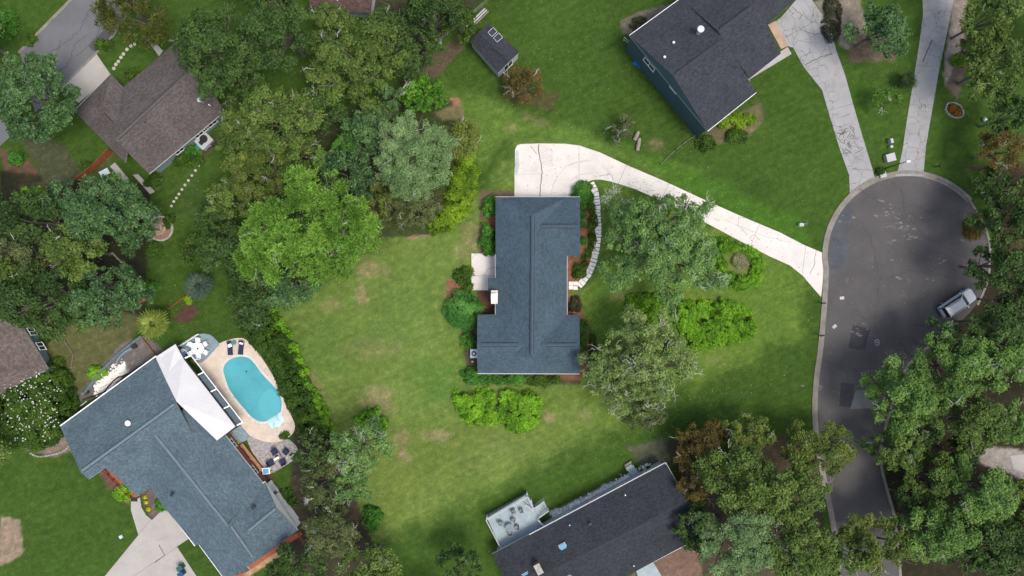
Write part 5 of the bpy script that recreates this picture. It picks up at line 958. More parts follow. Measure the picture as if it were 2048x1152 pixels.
# trees around the lot
T_ = [('cedar_tree', 'cedar', 262, 25, 82, 52, 9, 'olive brown cedar overhanging the side street at the top left'), ('live_oak_tree', 'darkoak', 425, 75, 88, 82, 14, 'huge dark oak covering the east end of the brown roofed house'),
      ('live_oak_tree', 'darkoak', 555, 55, 82, 80, 14, 'dark oak left of the russet roof at the top edge'), ('live_oak_tree', 'darkoak', 455, 150, 62, 56, 12, 'dark oak hanging over the east gable of the brown roofed house'),
      ('live_oak_tree', 'oak', 700, 115, 100, 88, 14, 'broad green oak left of the top corner of the lot'), ('live_oak_tree', 'oak', 560, 235, 88, 66, 12, 'green oak midway along the upper left side of the lot, outside it'),
      ('live_oak_tree', 'darkoak', 640, 215, 52, 46, 10, 'dark oak tucked between the two green oaks above the lot edge'), ('live_oak_tree', 'oak', 480, 270, 52, 60, 10, 'round green oak next to the hot tub garden'), ('live_oak_tree', 'olive', 510, 345, 72, 56, 10, 'olive green oak touching the upper left side of the lot'),
      ('live_oak_tree', 'magnolia', 55, 190, 92, 88, 12, 'round glossy dark tree beside the garage apron at left'), ('live_oak_tree', 'magnolia', 205, 420, 98, 68, 13, 'glossy dark tree left of the round fountain garden'), ('live_oak_tree', 'darkoak', 60, 440, 70, 60, 12, 'dark oak at the left edge above the biggest canopy'),
      ('live_oak_tree', 'moss', 45, 505, 60, 50, 11, 'brownish green oak at the left edge of the photo'), ('live_oak_tree', 'oak', 130, 500, 66, 58, 13, 'mid green oak in the centre of the left canopy'), ('live_oak_tree', 'darkoak', 80, 590, 92, 72, 13, 'dark oak above the tan roofed house at left'), ('live_oak_tree', 'magnolia', 205, 590, 82, 70, 12, 'glossy dark tree beside the curved stone edging'),
      ('live_oak_tree', 'magnolia', 262, 450, 44, 56, 10, 'dark glossy tree leaning over the fountain garden'), ('live_oak_tree', 'darkoak', 445, 505, 50, 60, 9, 'dark tree left of the leftmost lot corner'), ('live_oak_tree', 'olive', 430, 590, 1, 1, 1, ''),
      ('live_oak_tree', 'darkoak', 495, 590, 46, 62, 8, 'dark tree outside the lower left side of the lot near the palm'), ('live_oak_tree', 'darkoak', 425, 430, 34, 40, 8, 'small dark tree on the lawn edge right of the fountain garden'),
      ('live_oak_tree', 'moss', 650, 970, 52, 70, 9, 'mossy brown oak outside the lower left side of the lot'), ('live_oak_tree', 'moss', 655, 1062, 54, 56, 10, 'mossy brown oak below the lowest lot corner'), ('live_oak_tree', 'darkoak', 620, 905, 34, 44, 7, 'small dark tree beside the fire pit terrace'),
      ('live_oak_tree', 'darkoak', 590, 1140, 66, 44, 9, 'dark tree at the bottom edge right of the pool house'), ('live_oak_tree', 'oak', 740, 1130, 70, 44, 9, 'green oak at the bottom edge below the lot'), ('live_oak_tree', 'darkoak', 920, 1135, 48, 34, 8, 'dark tree at the bottom edge left of the raised deck'),
      ('live_oak_tree', 'darkoak', 860, 30, 62, 50, 10, 'dark oak at the top edge between russet roof and rail fence'), ('live_oak_tree', 'darkoak', 812, 108, 44, 44, 8, 'dark tree just above the top corner of the lot'), ('live_oak_tree', 'laurel', 915, 35, 34, 40, 7, 'green tree at the top edge by the board fence'), ('live_oak_tree', 'oak', 655, 40, 40, 34, 9, 'green oak crown just under the russet roof'),
      ('rust_tree', 'rust', 1048, 165, 40, 40, 4.5, 'small rust and green tree below the garden shed'), ('shrub_tree', 'moss', 1242, 250, 26, 30, 3.5, 'loose grey green shrub on the lawn beside two logs'),
      ('live_oak_tree', 'magnolia', 1762, 58, 62, 54, 9, 'round very dark tree between the two right hand driveways'), ('live_oak_tree', 'oak', 1985, 30, 56, 46, 11, 'green oak at the top right corner'), ('live_oak_tree', 'oak', 2000, 130, 70, 68, 11, 'green oak right of the long driveway'), ('live_oak_tree', 'olive', 1950, 90, 30, 26, 6, 'yellowish small tree beside the gravel strip'),
      ('rust_tree', 'rust', 2010, 300, 46, 44, 8, 'rust brown tree with white twigs at the right edge'), ('live_oak_tree', 'darkoak', 2030, 230, 44, 40, 9, 'dark oak at the right edge above the rust brown tree'), ('live_oak_tree', 'darkoak', 2020, 440, 56, 56, 11, 'dark oak on the right edge of the cul de sac'), ('live_oak_tree', 'darkoak', 2015, 530, 66, 50, 12, 'dark oak right of the parked white car'),
      ('live_oak_tree', 'darkoak', 2003, 650, 56, 52, 12, 'dark oak between the parked car and the right edge'), ('live_oak_tree', 'magnolia', 1888, 655, 34, 28, 8.5, 'dark branch crown hanging over the parked white car'), ('live_oak_tree', 'olive', 1890, 695, 34, 26, 8, 'yellow green tree crown just below the parked car'),
      ('live_oak_tree', 'brightoak', 1925, 740, 86, 74, 13, 'largest bright green oak below the cul de sac at right'), ('live_oak_tree', 'brightoak', 1820, 800, 78, 66, 12, 'bright green oak hanging over the street below the cul de sac'), ('live_oak_tree', 'brightoak', 2010, 720, 58, 60, 12, 'bright green oak at the right edge'), ('live_oak_tree', 'oak', 1950, 850, 84, 58, 12, 'green oak above the pale path at the right edge'),
      ('live_oak_tree', 'oak', 1800, 900, 50, 44, 9, 'green oak hanging over the road where the street narrows'), ('live_oak_tree', 'brightoak', 1960, 990, 76, 66, 12, 'bright oak below the pale path at right'), ('live_oak_tree', 'oak', 1870, 960, 50, 50, 9, 'green oak beside the lower street'), ('live_oak_tree', 'darkoak', 2000, 1090, 76, 66, 11, 'dark oak in the bottom right corner'),
      ('live_oak_tree', 'brightoak', 1880, 1070, 72, 64, 11, 'bright oak at the bottom right beside the street'), ('live_oak_tree', 'olive', 1760, 1090, 62, 62, 10, 'olive oak covering the end of the street at the bottom'), ('live_oak_tree', 'oak', 1690, 1115, 48, 44, 9, 'green oak at the bottom edge left of the street end'),
      ('rust_tree', 'rust', 1410, 895, 66, 50, 8, 'rust brown tree above the dark roof at bottom'), ('rust_tree', 'olive', 1495, 870, 62, 34, 8, 'olive brown tree on the verge left of the street'), ('rust_tree', 'rust', 1390, 965, 40, 44, 7, 'rust brown tree at the end gable of the dark roofed house'), ('rust_tree', 'olive', 1640, 900, 76, 50, 9, 'olive brown tree hanging over the kerb of the street'),
      ('live_oak_tree', 'oak', 1480, 965, 82, 72, 13, 'big green oak right of the dark roofed house'), ('live_oak_tree', 'oak', 1575, 985, 86, 70, 13, 'big green oak between the dark roofed house and the street'), ('live_oak_tree', 'greyoak', 1480, 1085, 88, 74, 12, 'grey green oak at the bottom edge right of the dark roofed house'), ('live_oak_tree', 'oak', 1595, 1095, 76, 62, 12, 'green oak at the bottom edge left of the lower street'), ('live_oak_tree', 'darkoak', 1400, 1060, 40, 50, 9, 'dark oak leaning on the lower corner of the dark roof')]
for (nm, kd, x, y, rx, ry, h, lb) in T_:
    if rx < 5: continue
    tree(nm, kd, x, y, rx, ry, h, label=lb, rot=0, tm=.5)
# beyond the frame, where a step to the side would look
for x, y, rx, ry, kd, h, lb in [(1985, 370, 40, 34, 'darkoak', 7, 'dark low tree above the right rim of the cul de sac'), (2040, 380, 30, 40, 'oak', 8, 'green crown on the right edge above the dark oak'), (2035, 600, 40, 40, 'darkoak', 10, 'dark crown at the right edge level with the parked car'), (2035, 850, 44, 40, 'brightoak', 9, 'bright crown at the right edge just above the pale path'), (1930, 910, 40, 34, 'darkoak', 7, 'dark crown left of the pale path'), (2040, 1010, 40, 50, 'oak', 9, 'green crown at the right edge below the pale path'), (1820, 1000, 36, 36, 'darkoak', 7, 'dark crown on the verge right of the lower street'), (1940, 1110, 40, 36, 'darkoak', 8, 'dark crown at the bottom edge near the right corner'), (1850, 870, 40, 30, 'darkoak', 8, 'dark crown below the tree hanging over the street'),
        (120, 400, 50, 40, 'magnolia', 10, 'dark glossy crown above the middle of the left canopy'), (15, 560, 50, 50, 'oak', 10, 'green crown at the left edge of the big canopy'), (150, 620, 40, 36, 'oak', 9, 'green crown on the lower rim of the left canopy'), (590, 300, 44, 40, 'oak', 9, 'green crown just outside the upper left lot side'), (780, 60, 50, 44, 'darkoak', 9, 'dark crown between the russet roof and the top lot corner'), (395, 500, 40, 36, 'laurel', 6, 'dark leafy crown right of the round fountain garden'), (450, 400, 44, 44, 'oak', 9, 'green crown above the small dark tree by the fountain lawn'), (560, 410, 1, 1, 'oak', 9, '')]:
    if rx > 5: tree('live_oak_tree', kd, x, y, rx, ry, h, label=lb, tm=.5)
for x, y, kd in [(-90, 60, 'oak'), (-100, 420, 'darkoak'), (-110, 900, 'oak'), (2150, 60, 'oak'), (2150, 400, 'darkoak'), (2160, 760, 'oak'), (2150, 1080, 'darkoak'), (500, -90, 'darkoak'), (1000, -110, 'oak'), (1150, 1290, 'darkoak'), (850, 1270, 'oak'), (1960, -90, 'darkoak')]:
    tree('live_oak_tree', kd, x, y, 80, 75, 12, label='green oak %s the picture, %s' % (('left of' if x < 0 else 'right of' if x > 2048 else 'above' if y < 0 else 'below'), ('near its upper end' if y < 200 and 0 > x or y < 200 and x > 2048 else 'near its lower end' if (x < 0 or x > 2048) and y > 850 else 'about halfway' if (x < 0 or x > 2048) and y < 500 else 'lower middle' if x > 2048 or x < 0 else 'left part' if x < 900 else 'middle part' if x < 1300 else 'right part')), group='trees outside the picture', cov=1.4)
# hedges and bushes around the lot
hedge('laurel_hedge', 'laurel', [(472, 640), (500, 600), (530, 610), (560, 670), (600, 750), (640, 835), (655, 870), (635, 880), (600, 870), (585, 840), (565, 800), (545, 750), (520, 710), (490, 680)], 3.2, 'deep dark laurel hedge between the pool and the lot', dens=6, tm=.42, bump=.5)
hedge('flowering_bush', 'laurel', [(-20, 760), (30, 735), (80, 728), (120, 745), (140, 790), (135, 840), (110, 880), (60, 900), (0, 895), (-20, 860)], 3.0, 'wide dark bush dotted with white flowers at the left edge', 'bush', dens=5, tm=.55, bump=.5)
fl = P(60, 815, 3.0); nf = 260; pf_ = np.stack([fl[0] + NR.uniform(-5.2, 4.2, nf), fl[1] + NR.uniform(-5, 5, nf), 3.1 + .25 * NR.rand(nf)], 1); pf_ = pf_[np.hypot((pf_[:, 0] - fl[0]) / 4.8, (pf_[:, 1] - fl[1]) / 4.9) < 1]
fb = [o for o in bpy.data.objects if o.name.startswith('flowering_bush')][0]; nf = len(pf_); fo = leaves('flowers', pf_, unit(NR.randn(nf, 3) * .3 + [0, 0, 1]), np.full(nf, .22), np.full(nf, .2), NR.rand(nf), lm('white_petals', (0.5, 0.5, 0.46), (0.6, 0.6, 0.56), (0.7, 0.7, 0.66)), fb, tuple(fb.location)); fo['kind'] = 'stuff'
for a in [('garden_shrub', 'shrub', 30, 318, 16, 12, 1.2, 'leafy green shrub near the left edge below the side lawn'), ('garden_shrub', 'hedge', 60, 388, 24, 16, 1.6, 'bright shrub at the upper edge of the left canopy'), ('garden_shrub', 'laurel', 55, 78, 10, 10, 1, 'dark shrub beside the kerb of the side street'), ('garden_shrub', 'shrub', 10, 45, 18, 26, 1.5, 'green shrub in the top left corner'), ('garden_shrub', 'laurel', 265, 150, 14, 14, 1.0, 'shrub in the corner between garage and brown roof'), ('garden_shrub', 'laurel', 205, 88, 14, 8, .7, 'low shrub at the street end of the small lawn'),
          ('garden_shrub', 'laurel', 372, 318, 30, 10, 1.1, 'low shrubs along the garden wall of the brown roofed house'), ('garden_shrub', 'shrub', 382, 302, 14, 12, 1.1, 'shrub beside the pale green box below the windows'), ('garden_shrub', 'laurel', 305, 362, 16, 10, .8, 'shrub at the lower corner of the brown roofed house'), ('garden_shrub', 'laurel', 305, 500, 14, 12, .9, 'dark plant just below the round fountain garden'), ('garden_shrub', 'shrub', 300, 572, 14, 8, .8, 'green plant right of the curved pale stones'), ('garden_shrub', 'hedge2', 378, 598, 6, 6, .6, 'small yellow plant at the end of the red brick border'),
          ('garden_shrub', 'hedge', 190, 745, 20, 12, .8, 'yellow green plants beside the grey fence'), ('garden_shrub', 'laurel', 116, 725, 10, 10, .8, 'dark round shrub beside the tan roofed house wall'), ('garden_shrub', 'laurel', 88, 678, 7, 7, .6, 'small shrub at the upper wall corner of the tan roofed house'), ('garden_shrub', 'hedge', 245, 988, 16, 16, .8, 'green plants along the red porch rail'), ('garden_shrub', 'laurel', 72, 890, 14, 10, .8, 'low shrub under the white flowering bush'),
          ('garden_shrub', 'hedge2', 1463, 238, 48, 16, 1.2, 'yellow green shrub row along the front of the blue green house'), ('garden_shrub', 'laurel', 1413, 283, 16, 14, 1.3, 'dark round shrub at the lower corner of the blue green house'), ('garden_shrub', 'laurel', 1475, 272, 22, 10, .8, 'low shrubs at the lower edge of the front bed of the blue green house'), ('garden_shrub', 'ground', 1285, 45, 26, 12, .7, 'weedy low plants by the top left wall of the blue green house'),
          ('garden_shrub', 'ground', 1665, 40, 20, 50, .7, 'dry weedy plants along the edge of the cracked driveway'), ('garden_shrub', 'laurel', 1763, 343, 8, 5, .5, 'small plants at the kerb between the two driveways'), ('garden_shrub', 'laurel', 570, 990, 8, 8, .7, 'upper small shrub beside the sunroom wall'), ('garden_shrub', 'laurel', 584, 1003, 8, 8, .7, 'lower small shrub beside the sunroom wall'), ('garden_shrub', 'laurel', 568, 872, 7, 5, .6, 'small olive plant where pool deck meets the pavers'),
          ('garden_shrub', 'shrub', 322, 1008, 12, 14, .6, 'silvery plant in the bed of yellow flowers'), ('garden_shrub', 'hedge2', 1920, 120, 14, 12, .9, 'yellow speckled shrub right of the gravel strip'), ('garden_shrub', 'laurel', 1255, 950, 1, 1, .1, ''), ('garden_shrub', 'rust', 1950, 455, 14, 18, .8, 'rust coloured shrub on the right rim of the cul de sac')]:
    if a[4] > 1: bush(*a, group='shrubs in the neighbouring gardens', tm=.55, dens=9)
# fallen leaves and weeds scattered over lawns and paving
sp = [(1310, 480, 160, 900), (1290, 740, 140, 700), (620, 470, 170, 700), (830, 330, 130, 400), (710, 930, 90, 300), (700, 120, 140, 300), (1480, 980, 180, 500), (1850, 780, 200, 700), (1760, 80, 90, 200), (200, 500, 200, 500), (800, 750, 300, 700), (1400, 560, 250, 500), (1100, 200, 200, 250)]
pp = np.concatenate([np.stack([(x + NR.randn(n) * r * .6 - 1024) * MPP, (576 - y - NR.randn(n) * r * .6) * MPP, .05 + .02 * NR.rand(n)], 1) for x, y, r, n in sp]); n_ = len(pp)
fl_ = leaves('fallen_leaves', pp, unit(NR.randn(n_, 3) * .25 + [0, 0, 1]), .10 + .12 * NR.rand(n_), .07 + .06 * NR.rand(n_), NR.rand(n_), lm('fallen_leaf', (0.06, 0.05, 0.02), (0.20, 0.17, 0.07), (0.34, 0.29, 0.17))); tag(fl_, 'scattered fallen leaves on lawns and paving', 'leaves', kind='stuff')
# palms: every frond a part
def frond_mesh(name, mt, L_=1.9, n=11, w_=.10, spread=1.25, droop=.5, kind='fan'):
    m = MB(); st = .26 * L_
    z_ = lambda r: .35 * L_ * (r / L_) * .9 - droop * (r / L_) ** 2 * L_ * .6
    m.tube([(0, 0, 0), (st * .5, 0, z_(st * .5)), (st, 0, z_(st))], [.03, .025, .02], 4)
    for k in range(n):
        a = (k / (n - 1) - .5) * 2 * spread; ll = (L_ - st) * (1 - .35 * abs(a / spread)); ca_, sa = math.cos(a), math.sin(a)
        p0 = np.array([st, 0, z_(st)]); p1 = p0 + np.array([ca_ * ll * .55, sa * ll * .55, 0]); p2 = p0 + np.array([ca_ * ll, sa * ll, 0]); p1[2] = z_(math.hypot(*p1[:2])) + .02; p2[2] = z_(math.hypot(*p2[:2])) - .12
        nn = np.array([-sa, ca_, 0]) * w_
        m.face([p0, p1 - nn, p1 + [0, 0, .03]]); m.face([p0, p1 + [0, 0, .03], p1 + nn]); m.face([p1 - nn, p2, p1 + [0, 0, .03]]); m.face([p1 + [0, 0, .03], p2, p1 + nn])
    me = bpy.data.meshes.new(name); me.from_pydata([tuple(v_) for v_ in m.v], [], m.f); me.materials.append(mt); at = me.attributes.new('tint', 'FLOAT', 'FACE'); at.data.foreach_set('value', NR.rand(len(m.f)).astype(np.float32)); return me
def palm(px, py, h, mt, label, n=34, L_=2.0, name='palm_tree', sc=1.0, **k):
    b0 = P(px, py, h); b0[2] = 0; root = empty(name, b0, label, 'palm'); me = frond_mesh('frond', mt, L_, **k)
    MB().tube([b0, b0 + [0, 0, h]], [.26, .2], 8).build('trunk', M_bark, root, b0)
    for i in range(n):
        o = bpy.data.objects.new('frond', me); COL.objects.link(o); o.parent = root; lev = i / n; o.location = (0, 0, h - .1 + .1 * lev)
        o.rotation_euler = (NR.uniform(-.15, .15), R(22 - 62 * lev), i * 2.399); s = sc * NR.uniform(.85, 1.1); o.scale = (s, s, s)
    return root
palm(307, 648, 3.2, lm('fan_palm_leaf', (0.10, 0.14, 0.02), (0.19, 0.25, 0.04), (0.32, 0.36, 0.08)), 'bright yellow green fan palm at the end of the red border', n=46, L_=2.25, w_=.13)
palm(397, 572, 3.0, lm('blue_palm_leaf', (0.03, 0.055, 0.035), (0.055, 0.095, 0.06), (0.10, 0.14, 0.09)), 'blue green fan palm beside the dark trees left of the lot', n=36, L_=2.1, w_=.11)
palm(1815, 160, 1.6, lm('yucca_leaf', (0.02, 0.045, 0.015), (0.045, 0.075, 0.025), (0.08, 0.12, 0.04)), 'spiky yucca next to the long driveway', n=30, L_=1.25, name='yucca', w_=.03, n_=0) if False else palm(1815, 160, 1.6, lm('yucca_leaf', (0.02, 0.045, 0.015), (0.045, 0.075, 0.025), (0.08, 0.12, 0.04)), 'spiky yucca next to the long driveway', n=34, L_=1.5, name='yucca', w_=.03, spread=.7)
tree('young_pine_tree', 'needle', 1775, 195, 34, 26, 3.4, label='small thin pine on the grass between the two driveways', tm=.25, cov=1.3)
palm(505 / 3, 1000 / 3, .9, KIND['laurel']['m'], 'small dark palm on the lawn by the red fence', n=16, L_=1.1, w_=.04)
# ---------------------------------------------------------------- pool terrace
tp = smooth([(425, 690), (440, 686), (455, 680), (475, 676), (490, 678), (503, 690), (516, 705), (530, 725), (548, 755), (565, 795), (582, 830), (590, 850), (586, 866), (575, 876), (560, 883), (540, 885), (518, 880), (500, 872)], 4)
struct('pool_deck', MB().prism(W(tp + [(488, 866), (484, 852), (470, 838), (440, 795), (418, 765), (392, 722)]), 0, .06), M_pooldeck)
wo = smooth([(449, 749), (447, 738), (453, 725), (466, 716), (481, 713), (496, 715), (509, 726), (522, 744), (538, 762), (556, 782), (563, 800), (562, 822), (551, 836), (535, 842), (518, 842), (503, 833), (488, 816), (472, 797), (458, 776)], 4, True)
stp = [(534, 840), (543, 857), (555, 855), (570, 841), (560, 820)]
wpool = W(wo); root = empty('swimming_pool', (*P2(505, 780), 0), 'turquoise free form swimming pool with entry steps', 'swimming pool')
ctr = (*P2(505, 780), 0)
cop = MB(); outer = inset(wpool, -.32)
n = len(wpool)
for i in range(n): j = (i + 1) % n; cop.face([(*wpool[i], .10), (*wpool[j], .10), (*outer[j], .10), (*outer[i], .10)][::1]); cop.face([(*outer[i], .05), (*outer[j], .05), (*outer[j], .10), (*outer[i], .10)]); cop.face([(*wpool[j], .03), (*wpool[i], .03), (*wpool[i], .10), (*wpool[j], .10)])
cop.build('coping', M_coping, root, ctr)
mw = mat('pool_water', (0.065, 0.29, 0.32), rough=0.05, var=0.16, scale=4, fine=0.03, spec=0.5, bump=.25); mws = mat('shallow_pool_water', (0.085, 0.335, 0.37), rough=0.05, var=.06, scale=3, fine=.02)
MB().prism(wpool, 0.02, 0.066).build('water', mw, root, ctr)
sh = [(x, y) for x, y in smooth([(519, 800), (528, 786), (540, 778), (552, 784), (560, 800), (559, 822), (549, 834), (534, 839), (522, 830), (517, 815)], 4, True)]
MB().prism(W(sh), 0.03, 0.070).build('shallow_shelf', mws, root, ctr)
for k in range(3):
    f = k / 3; q_ = [(534 + 4 * f, 841 + 4 * f), (543, 857), (555, 855), (570, 841), (561 + 3 * f, 824 + 6 * f)]
    MB().prism(W(q_), 0.0, .078 + .012 * k).build('step', mat('pool_step_%d' % k, (0.28 + .05 * k, 0.50 + .02 * k, 0.52 + .02 * k)), root, ctr)
for x, y in ((555, 829), (551, 847)):
    p = P(x, y, 0); m = MB(); m.tube([p + [0, 0, .05], p + [0, 0, .85], p + [.25, -.5, .85], p + [.32, -.75, .1]], .025, 6); m.build('handrail', M_metal, root, ctr)
MB().cyl(P(493, 743), .12, .07, .075, 12).build('drain', M_dark, root, ctr)
# timber deck by the pool, rail, table with six chairs
wd = smooth([(397, 668), (411, 667), (424, 671), (433, 680), (439, 688), (432, 697), (424, 706), (413, 718), (400, 726), (390, 722)], 3)
dk = empty('timber_deck', (*P2(400, 695), 0), 'rounded blue grey timber deck with white dining set beside the pool', 'deck'); oc = (*P2(400, 695), 0)
dwp = W([(361, 692)] + wd + [(378, 704)]); a_d = math.atan2(-(720 - 690), (390 - 372)); u = np.array([math.cos(-.98), math.sin(-.98)]); nn = np.array([-u[1], u[0]])
pr_ = [np.dot(p, nn) for p in dwp]; b0, b1 = min(pr_), max(pr_); k = 0; y = b0
while y < b1:
    pc = clip(clip(dwp, nn * (y + .006), nn, 1), nn * (y + .19), nn, -1)
    if len(pc) > 2: MB().prism(pc, .05, .14 + .003 * (k % 2)).build('board', M_deck, dk, oc)
    y += .2; k += 1
rl = MB(); rl.bar(P(360, 692, .95), P(397, 668, .95), .09, .07); rl.bar(P(360, 692, .3), P(397, 668, .3), .05, .05); rr_ = rl.build('railing', M_white, dk, oc)
for k in range(12): t = k / 11; q_ = P(360 + 37 * t, 692 - 24 * t, 0); MB().box((q_[0], q_[1], .52), (.04, .04, .8)).build('baluster', M_white, rr_, oc)
def chair(name, lab, cat, m1, m2, w_=.55, group=None):
    r = empty(name, (0, 0, 0), lab, cat, group)
    MB().box((0, 0, .42), (w_, w_, .07)).build('seat', m1, r); MB().box((-w_ / 2, 0, .68), (.07, w_, .5), ry=-.2).build('backrest', m1, r)
    for s in (-1, 1): MB().bar((-w_ / 2, s * w_ / 2, .6), (w_ / 2, s * w_ / 2, .6), .05, .05).build('armrest', m2, r)
    for sx in (-1, 1):
        for sy in (-1, 1): MB().box((sx * w_ * .45, sy * w_ * .45, .2), (.045, .045, .4)).build('leg', m2, r)
    return r
t0 = P(401, 696, 0); t = empty('patio_table', t0, 'round white table with a dark centre hole on the blue grey deck', 'table'); MB().cyl(t0, .85, .82, .87, 24).build('tabletop', M_white, t, t0); MB().cyl(t0, .13, .865, .885, 12).build('umbrella_hole', M_dark, t, t0)
MB().cyl(t0, .08, .14, .82, 8).build('pedestal', M_white, t, t0); MB().cyl(t0, .35, .14, .18, 12).build('base', M_white, t, t0)
c0 = chair('patio_chair', '', 'chair', M_white, M_white, .56, 'white chairs around the round deck table'); place = ['nearest the top', 'at the upper left', 'at the lower left', 'at the lower right', 'at the right', 'at the upper right']
for k in range(6):
    a = R(92 + 60 * k); q_ = (t0[0] + 1.12 * math.cos(a), t0[1] + 1.12 * math.sin(a), .14); lb = 'white deck chair %s of the round table' % place[k]
    if k == 0: c0.location = q_; c0.rotation_euler.z = a + math.pi; c0['label'] = lb
    else: dup(c0, q_, a + math.pi, lb)
def lounger(px, py, rz, lb):
    p = P(px, py, 0); r = empty('sun_lounger', (p[0], p[1], .06), lb, 'sun lounger', 'navy loungers on the pool deck', rz=rz)
    MB().box((.3, 0, .32), (1.25, .6, .09)).build('mattress', M_blue, r); MB().box((-.62, 0, .47), (.75, .6, .09), ry=.45).build('backrest', M_blue, r)
    f = MB(); f.box((0, .31, .25), (1.9, .04, .05)); f.box((0, -.31, .25), (1.9, .04, .05)); f.build('frame', M_dark, r)
    for sx in (-1, 1):
        for sy in (-1, 1): MB().box((sx * .8, sy * .3, .11), (.05, .05, .22)).build('leg', M_dark, r)
    return p
lounger(462, 696, R(-88), 'navy sun lounger with folded white towel, left of the teal table'); lounger(484, 695, R(-97), 'navy sun lounger right of the teal table')
p = P(460, 691, .55); tag(MB().box((p[0], p[1], .62), (.5, .42, .07), rz=.4, ry=.1).box((p[0] + .05, p[1] - .05, .67), (.3, .24, .05), rz=.9).build('towel', M_white, None, (p[0], p[1], .6)), 'crumpled white towel lying on the left lounger', 'towel')
p = P(483, 687, .55); tag(MB().box((p[0], p[1], .66), (.5, .2, .05), rz=-.2).box((p[0], p[1] + .08, .68), (.4, .12, .04), rz=-.3).build('towel', M_white, None, (p[0], p[1], .6)), 'rolled white towel at the head of the right lounger', 'towel')
p = P(471, 685, 0); t = empty('side_table', (p[0], p[1], .06), 'small teal side table between the two navy loungers', 'side table'); MB().cyl((0, 0), .3, .42, .47, 8).build('tabletop', M_teal2, t); MB().cyl((0, 0), .05, 0, .42, 6).build('pedestal', M_dark, t)
# pot at the deck edge, bicycle-like folded recliner beside the porch
p = P(389, 722, 0); t = empty('plant_pot', p, 'brown pot with a small plant at the deck corner', 'plant pot'); MB().cyl(p, .2, 0, .4, 10, r1=.27).build('pot', M_tan, t, p); 
pp = p + np.concatenate([NR.randn(60, 2) * .14, .45 + .15 * NR.rand(60, 1)], 1); leaves('plant', pp, unit(NR.randn(60, 3) + [0, 0, 1]), np.full(60, .2), np.full(60, .1), NR.rand(60), KIND['olive']['m'], t, p)
p = P(372, 704, .1); t = empty('rocking_chair', (p[0], p[1], .14), 'pale chair with blue cushion in the corner of the timber deck', 'chair', rz=R(-50)); MB().box((0, 0, .4), (.6, .7, .06)).build('seat', M_white, t); MB().box((.1, 0, .46), (.45, .45, .07)).build('cushion', M_ltblue, t); MB().box((-.35, 0, .7), (.08, .7, .6), ry=-.25).build('backrest', M_white, t)
for s in (-1, 1): MB().bar((-.4, s * .36, .05), (.5, s * .36, .05), .05, .06).build('rocker', M_white, t)
# lower terrace: pavers, deck strip, bench wall, fire pit and chairs
struct('paver_terrace', MB().prism(W([(490, 871)] + [(500, 873), (518, 881), (540, 886), (560, 884), (575, 877), (580, 880), (592, 892), (597, 905), (594, 914), (575, 928), (548, 944), (540, 946), (527, 935), (505, 905)]), 0, .05), M_paver)
pv = empty('brick_border', (0, 0, 0), kind='structure')
for k in range(30):
    t_ = k / 29; e_ = smooth([(576, 878), (590, 890), (597, 905), (594, 914), (575, 928), (548, 944)], 12); x, y = e_[int(t_ * (len(e_) - 1))]; a = math.atan2(-(e_[min(int(t_ * (len(e_) - 1)) + 1, len(e_) - 1)][1] - y), e_[min(int(t_ * (len(e_) - 1)) + 1, len(e_) - 1)][0] - x + 1e-6); q_ = P2(x, y); MB().box((*q_, .035), (.19, .1, .07), rz=a).build('brick', M_stone2, pv)
struct('side_deck', MB().prism(W([(434, 884), (473, 856), (482, 850), (501, 873), (490, 882), (478, 888), (470, 895), (452, 908)]), 0, .12), M_deck)
struct('rear_walkway', MB().prism(W([(434, 884), (441, 880), (530, 960), (522, 966), (500, 950)]), 0, .1), mat('pale_grey_boards', (0.34, 0.34, 0.33), var=.1, scale=.4))
bw = empty('bench_wall', (*P2(505, 912), 0), 'long low tan timber bench along the paver terrace', 'bench'); ob = (*P2(505, 912), 0); MB().bar(P(483, 888, .5), P(525, 942, .5), .42, .07).build('seat', M_tan, bw, ob)
MB().bar(P(525, 942, .5), P(545, 944, .5), .3, .07).build('seat', M_tan, bw, ob)
for x, y in ((485, 891), (504, 915), (523, 939)): q_ = P(x, y, 0); MB().box((q_[0], q_[1], .23), (.3, .3, .46), rz=-.9).build('post', M_tan, bw, ob)
fp = P(556, 911, 0); t = empty('fire_pit_table', (fp[0], fp[1], .05), 'brown fire pit table among navy chairs on the pavers', 'table', rz=.5); MB().box((0, 0, .4), (1.0, 1.0, .1)).build('tabletop', M_log, t); MB().box((0, 0, .18), (.8, .8, .35)).build('base', M_dark, t); MB().cyl((0, 0), .25, .45, .47, 12).build('burner', M_dark, t)
p = P(553, 917, .5); tag(MB().box((p[0], p[1], .53), (.75, .3, .05), rz=.5).build('towel', M_white, None, (p[0], p[1], .5)), 'white towel draped beside the fire pit table', 'towel')
c1 = chair('terrace_chair', '', 'chair', M_blue, M_dark, .75, 'navy chairs round the fire pit')
for k, (x, y, a, lb) in enumerate([(552, 902, -60, 'navy chair above left of the fire pit'), (574, 902, -130, 'navy chair above right of the fire pit'), (544, 924, 25, 'navy chair below left of the fire pit'), (568, 922, 120, 'navy chair below right of the fire pit')]):
    q_ = P(x, y, 0)
    if k == 0: c1.location = (q_[0], q_[1], .05); c1.rotation_euler.z = R(a); c1['label'] = lb
    else: dup(c1, (q_[0], q_[1], .05), R(a), lb)
p = P(535, 940, 0); t = empty('spa_step_box', p, 'white rounded box with a light blue lid at the end of the bench', 'cooler', rz=.1); MB().box((0, 0, .3), (1.0, .85, .55)).build('body', M_white, t); MB().box((0, 0, .6), (.75, .62, .08)).build('lid', M_ltblue, t)
